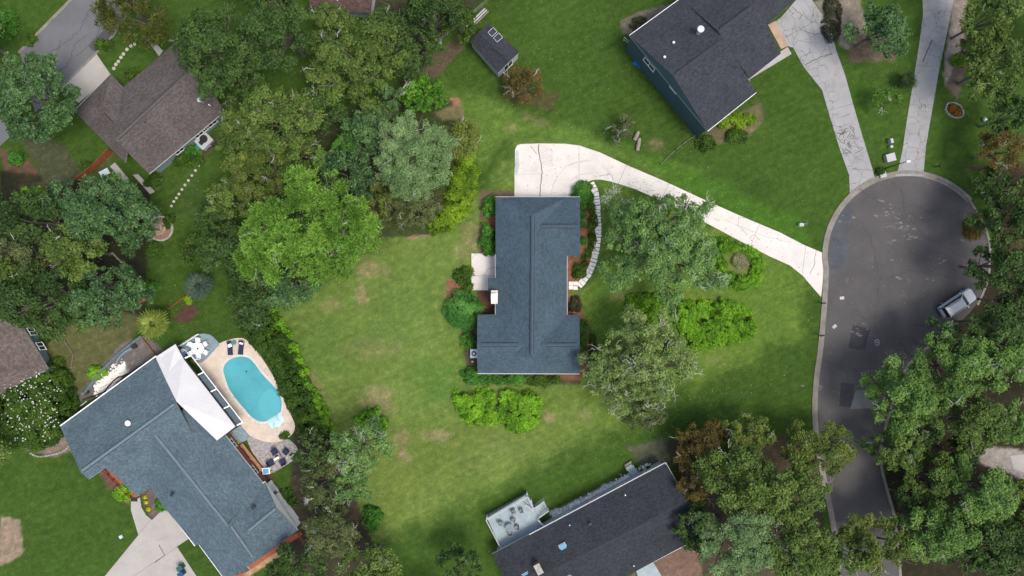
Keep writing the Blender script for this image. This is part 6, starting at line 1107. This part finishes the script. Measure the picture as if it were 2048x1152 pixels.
for k, (x, y, a, lb) in enumerate([(450, 883, 30, 'brown wicker chair nearest the porch roof corner'), (462, 888, 210, 'brown wicker chair facing the others on the side deck')]):
    q_ = P(x, y, .1)
    if k == 0: c2 = chair('wicker_chair', lb, 'chair', M_log, M_tan, .6, 'wicker chairs on the side deck'); c2.location = (q_[0], q_[1], .12); c2.rotation_euler.z = R(a)
    else: dup(c2, (q_[0], q_[1], .12), R(a), lb)
for x, y, r, lb in ((459, 898, .38, 'small black covered grill beside the walkway'), (478, 897, .48, 'larger black covered grill at the bench end')):
    q_ = P(x, y, 0); t = empty('covered_grill', (q_[0], q_[1], .1), lb, 'grill'); MB().cyl((0, 0), r, .45, .8, 10, r1=r * .6).build('lid', M_dark, t); MB().cyl((0, 0), r, .3, .45, 10).build('bowl', M_dark, t)
    for k in range(3): MB().bar((r * .5 * math.cos(k * 2.1), r * .5 * math.sin(k * 2.1), .3), (r * .8 * math.cos(k * 2.1), r * .8 * math.sin(k * 2.1), 0), .04, .04).build('leg', M_dark, t)
def flower_ball(px, py, r, mt, lb, z=.3, name='flower_clump'):
    p = P(px, py, 0); n = 160; d = unit(NR.randn(n, 3)); d[:, 2] = np.abs(d[:, 2]); pp = p + d * r * np.array([1, 1, .8]) + [0, 0, .08]; t = empty(name, p, lb, 'flowers')
    leaves('flowers', pp, unit(d + NR.randn(n, 3) * .3), np.full(n, .14), np.full(n, .12), NR.rand(n), mt, t, p); pl = p + d * r * .8; leaves('leaves', pl + [0, 0, .02], d, np.full(n, .15), np.full(n, .1), NR.rand(n), KIND['shrub']['m'], t, p)
yl = lm('yellow_petals', (0.35, 0.33, 0.01), (0.55, 0.50, 0.015), (0.65, 0.6, 0.05)); og = lm('orange_petals', (0.30, 0.07, 0.01), (0.45, 0.12, 0.02), (0.5, 0.2, 0.03))
for a in [(291, 994, .3, 'yellow flower clump nearest the porch in the triangular bed'), (293, 1004, .3, 'middle yellow flower clump in the triangular bed'), (298, 1018, .32, 'lowest yellow flower clump in the triangular bed'), (476, 884, .26, 'yellow flower pot at the upper end of the bench')]: flower_ball(a[0], a[1], a[2], yl, a[3])
flower_ball(1903, 216, .6, og, 'orange flowers filling the upper part of the stone ringed bed'); flower_ball(1914, 226, .6, og, 'orange flowers filling the lower part of the stone ringed bed')

# ---------------------------------------------------------------- things on the lot
p = P(948.5, 706, 0); t = empty('air_conditioner', p, 'square pale blue air conditioner with round fan grille by the house wall', 'air conditioner')
MB().box((p[0], p[1], .06), (1.15, 1.2, .1)).build('pad', M_stone2, t, p); MB().box((p[0], p[1], .48), (.95, 1.2, .78)).build('casing', M_acblue, t, p); g_ = MB().cyl(p, .36, .86, .90, 20).build('fan_grille', M_dark, t, p)
MB().cyl(p, .12, .9, .93, 10).build('fan_hub', M_metal, g_, p)
for k in range(8): a = k * math.pi / 4; MB().bar((p[0] + .1 * math.cos(a), p[1] + .1 * math.sin(a), .915), (p[0] + .35 * math.cos(a), p[1] + .35 * math.sin(a), .915), .02, .012).build('grille_bar', M_metal, g_, p)
p = P(944, 722, 0); t = empty('utility_meter', p, 'small grey meter pipes on the wall below the air conditioner', 'meter'); MB().tube([p, p + [0, 0, .6], p + [.3, 0, .6]], .03, 6).build('pipe', M_metal, t, p); MB().box((p[0] + .1, p[1], .7), (.25, .2, .25)).build('gauge', M_greytrim, t, p)
p = P(1600, 450, 0); t = empty('transformer_box', p, 'white utility box on the grass at the right tip of the lot', 'utility box', rz=-.05); MB().box((0, 0, .3), (.55, .38, .6)).build('cabinet', M_white, t); MB().box((0, 0, .62), (.6, .42, .05)).build('lid', M_greytrim, t)
p = P(1610, 448, 0); t = empty('utility_pedestal', p, 'round green utility cover beside the white box', 'utility box'); MB().cyl(p, .17, 0, .35, 12).build('casing', M_green, t, p); MB().cyl(p, .19, .35, .40, 12).build('cap', M_green, t, p)
def mailbox(px, py, rz, lb, mt=M_dark):
    p = P(px, py, 0); t = empty('mailbox', p, lb, 'mailbox', rz=rz); MB().box((0, 0, .55), (.1, .1, 1.1)).build('post', M_dark, t); m = MB()
    for k in range(8): a0, a1 = math.pi * k / 8, math.pi * (k + 1) / 8; m.face([(-.25, .1 * math.cos(a0), 1.2 + .1 * math.sin(a0)), (-.25, .1 * math.cos(a1), 1.2 + .1 * math.sin(a1)), (.25, .1 * math.cos(a1), 1.2 + .1 * math.sin(a1)), (.25, .1 * math.cos(a0), 1.2 + .1 * math.sin(a0))])
    m.box((0, 0, 1.15), (.5, .2, .1)); m.build('box', mt, t); MB().box((.1, .12, 1.25), (.12, .02, .05)).build('flag', M_redwood, t)
mailbox(1640, 606, 0, 'dark mailbox on a post at the kerb below the lot driveway'); mailbox(1637, 670, .2, 'dark mailbox further down the kerb'); mailbox(1870, 334, 1.2, 'dark mailbox on the grass right of the long driveway')
for x, y, sx, sy, h, lb in [(1776, 317, 1.15, 1.0, .75, 'large grey utility cabinet on the grass above the lamp post'), (1777.5, 284, .3, .55, .8, 'slim pale utility pedestal, higher up the verge'), (1778.5, 295, .28, .28, .6, 'small round topped pale pedestal between the two utility boxes'), (1764, 350, .8, .7, .3, 'pale flat storm drain box at the kerb between the driveways')]:
    p = P(x, y, 0); t = empty('utility_cabinet', p, lb, 'utility box', rz=.25); MB().box((0, 0, h / 2), (sx, sy, h)).build('cabinet', M_greytrim, t); MB().box((0, 0, h + .02), (sx + .06, sy + .06, .05)).build('lid', M_greytrim, t)
p = P(1766, 338, 0); t = empty('street_lamp', p, 'dark street lamp post at the kerb between the two driveways', 'street lamp'); q_ = P(1766, 338, 0); m = MB(); m.tube([p, p + [0, 0, 5.0]], [.09, .06], 8); m.build('post', M_dark, t, p); m = MB(); m.tube([p + [0, 0, 4.9], p + [.35, .05, 5.1]], .04, 6); m.build('arm', M_dark, t, p); MB().box((p[0] + .5, p[1] + .08, 5.1), (.5, .25, .12), rz=.1).build('lamp_head', M_metal, t, p)
p = P(1967, 240, 0); t = empty('garden_ornament', p, 'small silvery ball ornament on the right hand lawn', 'ornament'); m = MB()
for k in range(6): z0, z1 = .35 * math.sin(k * .26), .35 * math.sin((k + 1) * .26); m.cyl(p, .3 * math.cos(k * .26), z0 + .2, z1 + .2, 12, r1=.3 * math.cos((k + 1) * .26))
m.build('ball', M_metal, t, p); MB().cyl(p, .2, 0, .2, 10).build('base', M_stone2, t, p)

# parked car, nose to the upper right, under the branches
p = P(1908, 606, 0); ca_ = empty('parked_car', p, 'silver white SUV with roof rails parked at the right rim of the cul de sac', 'car', rz=R(33)); 
def loft(mb, secs, m=0):
    """secs: (x, half width, z low, z high, shoulder half width)"""
    rings = []
    for x, hw, zl, zh, sw in secs: rings.append([(x, -hw * .92, zl), (x, -hw, zl + (zh - zl) * .35), (x, -hw, zl + (zh - zl) * .7), (x, -sw, zh), (x, sw, zh), (x, hw, zl + (zh - zl) * .7), (x, hw, zl + (zh - zl) * .35), (x, hw * .92, zl)])
    for a, b_ in zip(rings[:-1], rings[1:]):
        for i in range(8): j = (i + 1) % 8; mb.face([a[i], a[j], b_[j], b_[i]][::-1], m)
    mb.face(rings[0][::-1], m); mb.face(rings[-1], m); return mb
loft(MB(), [(-2.55, .80, .45, .95, .7), (-2.45, .92, .38, 1.05, .82), (-1.6, .97, .35, 1.10, .9), (.6, .98, .35, 1.10, .9), (1.5, .97, .35, 1.06, .86), (2.2, .93, .38, .98, .78), (2.5, .80, .45, .82, .62), (2.6, .66, .5, .7, .5)]).build('body', M_carpaint, ca_, smooth_=False)
loft(MB(), [(-2.4, .84, 1.0, 1.30, .72), (-2.2, .84, 1.03, 1.68, .70), (-.2, .85, 1.05, 1.74, .70), (.35, .84, 1.05, 1.70, .68), (1.15, .80, 1.03, 1.08, .66)]).build('windows', M_glass, ca_)
loft(MB(), [(-2.25, .72, 1.66, 1.74, .66), (-1.8, .74, 1.70, 1.79, .68), (0, .74, 1.70, 1.80, .68), (.4, .70, 1.66, 1.74, .64)]).build('roof', M_carpaint, ca_)
for s in (-1, 1):
    for x0, x1 in ((-2.35, -2.2), (-1.3, -1.2), (-.25, -.15)): MB().bar((x0, s * .87, 1.05), (x1, s * .73, 1.72), .05, .1).build('pillar', M_carpaint, ca_)
    MB().bar((.35, s * .70, 1.72), (1.2, s * .82, 1.07), .07, .07).build('windscreen_pillar', M_carpaint, ca_); MB().bar((-2.0, s * .62, 1.84), (.1, s * .62, 1.84), .05, .05).build('roof_rail', M_dark, ca_)
    MB().box((.75, s * 1.08, 1.12), (.14, .22, .16)).build('mirror', M_carpaint, ca_); MB().box((2.42, s * .68, .76), (.25, .32, .12), rz=-s * .4).build('headlight', M_glass, ca_); MB().box((-2.5, s * .72, .95), (.1, .22, .25)).build('tail_light', mat('tail_light_red', (0.35, 0.02, 0.02), rough=.3), ca_)
    for x in (-1.6, 1.55):
        wh = MB().tube([(x, s * .78, .36), (x, s * 1.0, .36)], .36, 18).build('wheel', M_rubber, ca_); MB().tube([(x, s * .99, .36), (x, s * 1.01, .36)], .22, 12).build('rim', M_metal, wh)
# sport: bins, mat, pipes, panels, fences, logs
for x, y, mt, lb in [(366, 1131, M_green, 'green wheeled bin on the driveway edge, upper one of two'), (368, 1143, mat('navy_plastic', (0.02, 0.05, 0.12)), 'dark blue wheeled bin on the driveway edge, lower one of two')]:
    p = P(x, y, 0); t = empty('wheeled_bin', p, lb, 'bin', rz=.5); m = MB(); m.prism([(-.32, -.28), (.32, -.28), (.32, .28), (-.32, .28)], .1, .98); m.build('body', mt, t); MB().box((0, 0, 1.03), (.76, .64, .08), ry=.06).build('lid', mt, t); MB().bar((-.4, -.25, .98), (-.4, .25, .98), .04, .04).build('handle', mt, t)
    for s in (-1, 1): MB().tube([(-.3, s * .3, .12), (-.3, s * .36, .12)], .12, 10).build('wheel', M_rubber, t)
p = P(269, 999, 0); tag(MB().box((p[0], p[1], .05), (.85, .5, .03), rz=-.05).build('door_mat', M_dark, None, p), 'dark door mat at the head of the front walk of the pool house', 'door mat')
p = P(243, 1073, 0); tag(MB().box((p[0], p[1], .12), (.42, .42, .2), rz=.5).build('valve_box', M_acblue, None, p), 'small pale blue valve box on the front lawn of the pool house', 'utility box')
p = P(212, 346, 0); t = empty('sloping_panel', p, 'pale sloping glazed panel lying in the side garden behind the red fence', 'panel', rz=.55); MB().box((0, 0, .35), (1.2, .7, .04), ry=.2).build('pane', M_acblue, t); m = MB(); m.box((0, .36, .35), (1.25, .05, .07), ry=.2); m.box((0, -.36, .35), (1.25, .05, .07), ry=.2); m.build('frame', M_white, t)
p = P(412, 283, 0); t = empty('hot_tub', p, 'square hot tub with grey rim below the windows of the brown roofed house', 'hot tub', rz=.78); MB().box((0, 0, .38), (1.9, 1.7, .75)).build('casing', M_greysid, t); MB().box((0, 0, .78), (2.0, 1.8, .06)).build('rim', M_greytrim, t); MB().cyl((.15, .1), .55, .8, .84, 20).build('water', M_dark, t)
m = MB(); m.cyl((.15, .1), .62, .82, .85, 20); MB().box((-.45, -.1, .95), (.4, .5, .25)).build('control_box', M_dark, t)
p = P(401, 294, 0); t = empty('garden_box', p, 'pale green storage box beside the hot tub', 'box', rz=-.75); MB().box((0, 0, .3), (.5, 1.2, .6)).build('body', mat('pale_green_plastic', (0.22, 0.34, 0.31)), t); MB().box((0, -.2, .64), (.55, .8, .06)).build('lid', M_teal2, t)
p = P(431, 290, 0); t = empty('garden_bike', p, 'small dark cart with wheels at the right of the hot tub', 'cart', rz=.6); MB().box((0, 0, .5), (.8, .35, .2)).build('tray', M_dark, t); MB().bar((-.4, 0, .6), (-.9, 0, .95), .05, .05).build('handle', M_metal, t)
for s in (-1, 1): MB().tube([(.1, s * .22, .22), (.1, s * .28, .22)], .22, 12).build('wheel', M_rubber, t)
p = P(1280, 127, 0); t = empty('tarp_pile', p, 'bright blue tarpaulin heap at the foot of the blue green wall', 'tarpaulin', rz=-.6); rr = random.Random(5); m = MB(); hh = [[.1 + rr.random() * .7 * (0 < i < 6 and 0 < j < 5) for j in range(6)] for i in range(7)]
for i in range(6):
    for j in range(5): m.face([(-.9 + i * .3, -.6 + j * .25, hh[i][j]), (-.6 + i * .3, -.6 + j * .25, hh[i + 1][j]), (-.6 + i * .3, -.35 + j * .25, hh[i + 1][j + 1]), (-.9 + i * .3, -.35 + j * .25, hh[i][j + 1])])
m.build('sheet', M_tarp, t); p = P(1308, 151, 0); t = empty('garden_bin', p, 'small dark blue bin against the blue green wall', 'bin'); MB().cyl(p, .25, 0, .7, 10, r1=.3).build('body', mat('dark_blue_plastic', (0.01, 0.05, 0.12)), t, p); MB().cyl(p, .32, .7, .76, 10).build('lid', mat('dark_blue_plastic', (0, 0, 0)), t, p)
for x, y, a, l, lb in [(1272, 273, 65, 1.3, 'short sawn log, the one nearer the shrub'), (1276, 290, 80, 1.7, 'longer sawn log lying at the lot boundary')]:
    p = P(x, y, 0); d = np.array([math.cos(R(a)), math.sin(R(a)), 0]) * l / 2; tag(MB().tube([p - d + [0, 0, .27], p + [0, 0, .3], p + d + [0, 0, .27]], [.26, .28, .25], 9).build('log', M_log, None, p), lb, 'log')
def rail_fence(name, pts, h, mt, lb, rails=2, step=2.4, board=False, pw=.1):
    w_ = W(pts); root = empty(name, (*w_[0], 0), lb, 'fence'); og_ = (*w_[0], 0)
    for a, b_ in zip(w_[:-1], w_[1:]):
        L_ = np.linalg.norm(b_ - a); n = max(1, int(round(L_ / step)))
        for k in range(n + 1): q_ = a + (b_ - a) * k / n; MB().box((*q_, h / 2), (pw * 1.3, pw * 1.3, h + .06), rz=math.atan2(*(b_ - a)[::-1])).build('post', mt, root, og_)
        for k in range(n):
            q0, q1 = a + (b_ - a) * k / n, a + (b_ - a) * (k + 1) / n
            for r in range(rails): z = h * (r + 1) / rails - .08; MB().bar((*q0, z), (*q1, z), .05, .12).build('rail', mt, root, og_)
            if board:
                m = max(3, int(np.linalg.norm(q1 - q0) / .16)); 
                for j in range(m): c_ = q0 + (q1 - q0) * (j + .5) / m; MB().box((*c_, h / 2), (.13, .02, h), rz=math.atan2(*(b_ - a)[::-1])).build('board', mt, root, og_)
    return root
rail_fence('rail_fence', [(818, 142), (850, 112), (895, 70), (935, 40), (990, -8)], 1.2, M_wood, 'grey split rail fence running from the lot corner to the top edge', 2)
rail_fence('red_fence', [(163, 361), (195, 335), (226, 304)], 1.5, M_redwood, 'red stained board fence beside the brown roofed house', 2, board=True)
rail_fence('red_border', [(340, 617), (372, 592), (378, 585)], .35, M_redwood, 'low red timber border between the palms', 2, 1.2)
rail_fence('red_border', [(288, 678), (318, 716)], .35, M_redwood, 'low red timber border above the white porch roof', 2, 1.2)
rail_fence('grey_fence', [(175, 785), (205, 745), (245, 705), (288, 672)], 1.1, M_deck, 'grey green board fence along the rocky bed beside the pool house', 2, board=True)
rail_fence('garden_edging', [(120, 666), (148, 708), (144, 735)], .25, M_wood, 'thin timber edging across the lawn by the tan roofed house', 1, 1.5)
rail_fence('garden_edging', [(1403, 262), (1385, 274), (1350, 300), (1322, 328)], .3, M_wood, 'thin timber edging from the house corner to the lot boundary', 1, 1.2)
rail_fence('gate_fence', [(1246, 82), (1259, 92), (1265, 77)], 1.3, M_greytrim, 'small pale gate at the corner of the blue green house', 2, .9)
rail_fence('porch_rail', [(211, 938), (240, 968), (258, 985), (265, 992)], .9, M_redwood, 'red porch railing in front of the pool house', 2, 1.1)
rail_fence('side_rail', [(600, 1066), (612, 1085), (625, 1110)], .9, M_redwood, 'red rail at the lower end of the pool house', 2, 1.1)
MB_ = MB().prism(W([(545, 1092), (600, 1062), (606, 1068), (470, 1160), (455, 1160)]), 0, .15); struct('red_side_deck', MB_, M_redwood)
struct('red_porch_floor', MB().prism(W([(213, 935), (262, 975), (282, 990), (270, 994), (252, 985), (230, 962)]), 0, .15), M_redwood)
for k, (dx, dy) in enumerate([(0, 0), (3.4, 3.0), (7, 5.5)]):
    a_, b_ = P(933 + dx, 53 + dy, .2), P(970 + dx, 17 + dy, .2); o = MB().bar(a_, b_, .18, .12).build('timber_plank', M_greytrim if k < 2 else M_wood, None, a_); tag(o, ['long pale plank on the ground by the rail fence, outermost of three', 'middle of the three long pale planks', 'wooden plank nearest the shed of the three'][k], 'plank', 'planks lying by the rail fence')
# black drain pipe and white pipe in the rocky bed
tag(MB().tube([P(x, y, .12) for x, y in smooth([(165, 800), (205, 785), (215, 775), (232, 757), (255, 748), (290, 726)], 5)], .09, 7).build('drain_pipe', M_dark, None, P(165, 800)), 'black corrugated pipe winding along the pool house eave', 'pipe')
tag(MB().bar(P(148, 822, .15), P(174, 802, .15), .09, .09).build('pvc_pipe', M_white, None, P(148, 822)), 'straight white pipe lying at the corner of the pool house bed', 'pipe')
tag(MB().ribbon(W(smooth([(235, 730), (238, 718), (250, 705), (265, 696)], 5)), .18, 0, .25).build('edging_strip', M_deck, None, P(235, 730)), 'curved blue grey edging strip in the rocky bed', 'edging')
for x, y, lb in [(175, 783, 'black bucket shaped planter at the lower end of the grey fence'), (271, 692, 'black planter at the upper end of the rocky bed')]:
    p = P(x, y, 0); t = empty('black_planter', p, lb, 'planter'); MB().cyl(p, .3, 0, .45, 10, r1=.38).build('pot', M_dark, t, p); MB().cyl(p, .33, .4, .43, 10).build('soil', M_soil, t, p)
rr = random.Random(2); rk_ = MB()
for _ in range(420):
    x, y = rr.uniform(185, 250), 0; x = 190 + rr.random() * 60; y = 790 - (x - 190) * .85 + rr.gauss(-8, 7); s = rr.uniform(.1, .28); q_ = P2(x, y); rk_.box((*q_, s * .2), (s, s * rr.uniform(.6, 1), s * .6), rz=rr.random() * 3, rx=rr.gauss(0, .3))
for _ in range(420):
    t_ = rr.random(); x = 1105 + 195 * t_; y = 1036 - 106 * t_ + rr.gauss(0, 4); s = rr.uniform(.1, .26); q_ = P2(x, y); rk_.box((*q_, s * .2), (s, s * .8, s * .5), rz=rr.random() * 3, rx=rr.gauss(0, .3))
o = rk_.build('pale_rocks', M_stone); tag(o, 'loose pale rocks in the beds beside the roofs', 'rocks', kind='stuff')
# round fountain garden
fc = P(322, 457, 0); t = empty('fountain_garden', fc, 'round tiered brick fountain bed with ring of stones on the side lawn', 'fountain'); MB().cyl(fc, 1.55, 0, .06, 28).build('bed', mat('tan_gravel', (0.22, 0.14, 0.09), var=.2, scale=.4, fine=.3), t, fc)
for k, (r, z, mt) in enumerate(((.95, .2, M_stone2), (.78, .32, M_tan), (.6, .45, M_stone2), (.42, .58, M_tan), (.22, .75, M_stone2))): MB().cyl((fc[0] - .25, fc[1] + .05), r, .05, z, 8 if k < 4 else 10).build('tier', mt, t, fc)
ms = None
for k in range(34):
    a = k * 6.2832 / 34; q_ = (1.62 * math.cos(a), 1.62 * math.sin(a), .09)
    if ms is None: o = MB().box((0, 0, 0), (.27, .22, .18)).build('stone', M_stone2, t); ms = o.data
    else: o = bpy.data.objects.new('stone', ms); COL.objects.link(o); o.parent = t
    o.location = q_; o.rotation_euler = (0, 0, a + 1.57)
bush('fountain_plants', 'laurel', 338, 440, 9, 14, .4, 'low plants on the upper right rim of the fountain bed', 'plants', dens=8, cov=1.3)
# raised pale deck with white balustrade on the bottom house
dkp = [(974, 1036), (1054, 988), (1063, 1003), (1084, 1052), (1002, 1097)]; o8 = (*P2(1020, 1045), 0); DZ = 1.2
D = empty('raised_deck', o8, 'raised pale deck with white balustrade behind the dark roofed house', 'deck'); wp8 = [P2(x, y, DZ) for x, y in dkp]
a0, a1 = wp8[0], wp8[1]; u = (a1 - a0) / np.linalg.norm(a1 - a0); nn = np.array([-u[1], u[0]]); pr_ = [np.dot(p, u) for p in wp8]; y = min(pr_); k = 0
while y < max(pr_):
    pc = clip(clip(wp8, u * (y + .006), u, 1), u * (y + .215), u, -1)
    if len(pc) > 2: MB().prism(pc, DZ - .06, DZ + .002 * (k % 3)).build('board', M_deckw, D, o8)
    y += .225; k += 1
def balustrade(p0, p1, z0, zt, n, root, org):
    a, b_ = P(*p0, zt), P(*p1, zt); MB().bar(a, b_, .12, .07).build('handrail', M_greytrim, root, org); me_ = None
    for k in range(n + 1):
        q_ = a + (b_ - a) * k / n
        if me_ is None: o = MB().box((0, 0, (z0 + zt) / 2), (.06, .06, zt - z0 - .05)).build('baluster', M_white, root); me_ = o.data
        else: o = bpy.data.objects.new('baluster', me_); COL.objects.link(o); o.parent = root
        o.location = (q_[0] - org[0], q_[1] - org[1], 0)
balustrade((972, 1040), (1055, 994), .1, 2.15, 30, D, o8); balustrade((972, 1040), (1002, 1098), 1.1, 2.15, 2, D, o8); balustrade((1055, 994), (1067, 1018), .1, 2.15, 8, D, o8); balustrade((1051, 1010), (1068, 1022), 1.1, 2.1, 6, D, o8); balustrade((1076, 1040), (1086, 1053), 1.1, 2.1, 4, D, o8)
for x, y in dkp: q_ = P2(x, y, DZ); MB().box((*q_, DZ / 2), (.14, .14, DZ)).build('post', M_white, D, o8)
for k in range(4):
    f = k / 4; q_ = [(1069 + 5 * k, 1018 - 3.5 * k), (1074 + 5 * k, 1015 - 3.5 * k), (1083 + 5 * k, 1032 - 3.5 * k), (1078 + 5 * k, 1035 - 3.5 * k)]; MB().prism([P2(*v_, 1.1 - .28 * k) for v_ in q_], .0, 1.1 - .28 * k).build('stair_tread', M_deckw, D, o8)
balustrade((1069, 1017), (1088, 1003), .2, 1.7, 8, D, o8); balustrade((1078, 1036), (1097, 1022), .2, 1.7, 8, D, o8)
q_ = P(1019, 1052, DZ); t = empty('glass_table', (q_[0], q_[1], DZ), 'round glass table on the raised deck', 'table'); MB().cyl((0, 0), .55, .72, .75, 20).build('tabletop', mat('grey_glass', (0.13, 0.18, 0.2), rough=.2), t)
for k in range(3): MB().bar((.3 * math.cos(k * 2.1), .3 * math.sin(k * 2.1), .72), (.42 * math.cos(k * 2.1), .42 * math.sin(k * 2.1), 0), .03, .03).build('leg', M_dark, t)
c3 = None
for x, y, a, lb in [(1002, 1044, -20, 'deck chair left of the glass table'), (1026, 1038, -110, 'deck chair above the glass table'), (1034, 1052, 180, 'deck chair right of the glass table'), (1020, 1063, 90, 'deck chair below the glass table'), (1027, 1020, 20, 'brown deck chair near the top rail, left one'), (1042, 1019, 200, 'brown deck chair near the top rail, right one')]:
    q_ = P(x, y, DZ)
    if c3 is None: c3 = chair('deck_chair', lb, 'chair', mat('wicker_grey', (0.16, 0.17, 0.17)), M_dark, .5, 'chairs on the raised deck'); c3.location = (q_[0], q_[1], DZ); c3.rotation_euler.z = R(a)
    else: dup(c3, (q_[0], q_[1], DZ), R(a), lb)
# small side steps of the bottom house
o9 = (*P2(1262, 945), 0); D2 = empty('side_landing', o9, 'small grey timber landing on the back wall of the dark roofed house', 'deck'); 
MB().prism([P2(*v_, .6) for v_ in [(1251, 936), (1264, 928), (1282, 950), (1268, 960)]], .5, .62).build('boards', M_deckw, D2, o9); MB().prism([P2(*v_, .4) for v_ in [(1249, 930), (1262, 922), (1264, 928), (1251, 936)]], .0, .4).build('step', M_wood, D2, o9)
for x, y in ((1251, 936), (1264, 928)): q_ = P(x, y, 0); MB().box((q_[0], q_[1], .5), (.1, .1, 1.0)).build('post', M_greytrim, D2, o9)
flower_ball(1283, 941, .28, og, 'small orange flower pot beside the grey landing')
for x, y, r, lb in ((1296, 936, .35, 'dark covered heap at the corner of the dark roofed house'), (1045, 1080, .0, '')):
    if r: q_ = P(x, y, 0); t = empty('garden_hose_reel', q_, lb, 'hose reel'); MB().tube([q_ + [-.3, 0, .4], q_ + [.3, 0, .4]], r, 12).build('reel', M_dark, t, q_); MB().box((q_[0], q_[1], .15), (.5, .6, .3)).build('stand', M_dark, t, q_)
# pale parked thing on the right edge path
struct('pale_path', MB().prism(W([(2020, 912), (2048, 908), (2100, 915), (2100, 965), (2048, 945), (2026, 938)]), 0, .03), M_conc_tan)

for o in bpy.data.objects:
    if o.type == 'MESH' and o.parent is None and 'kind' not in o and 'category' not in o: o['kind'] = 'structure'
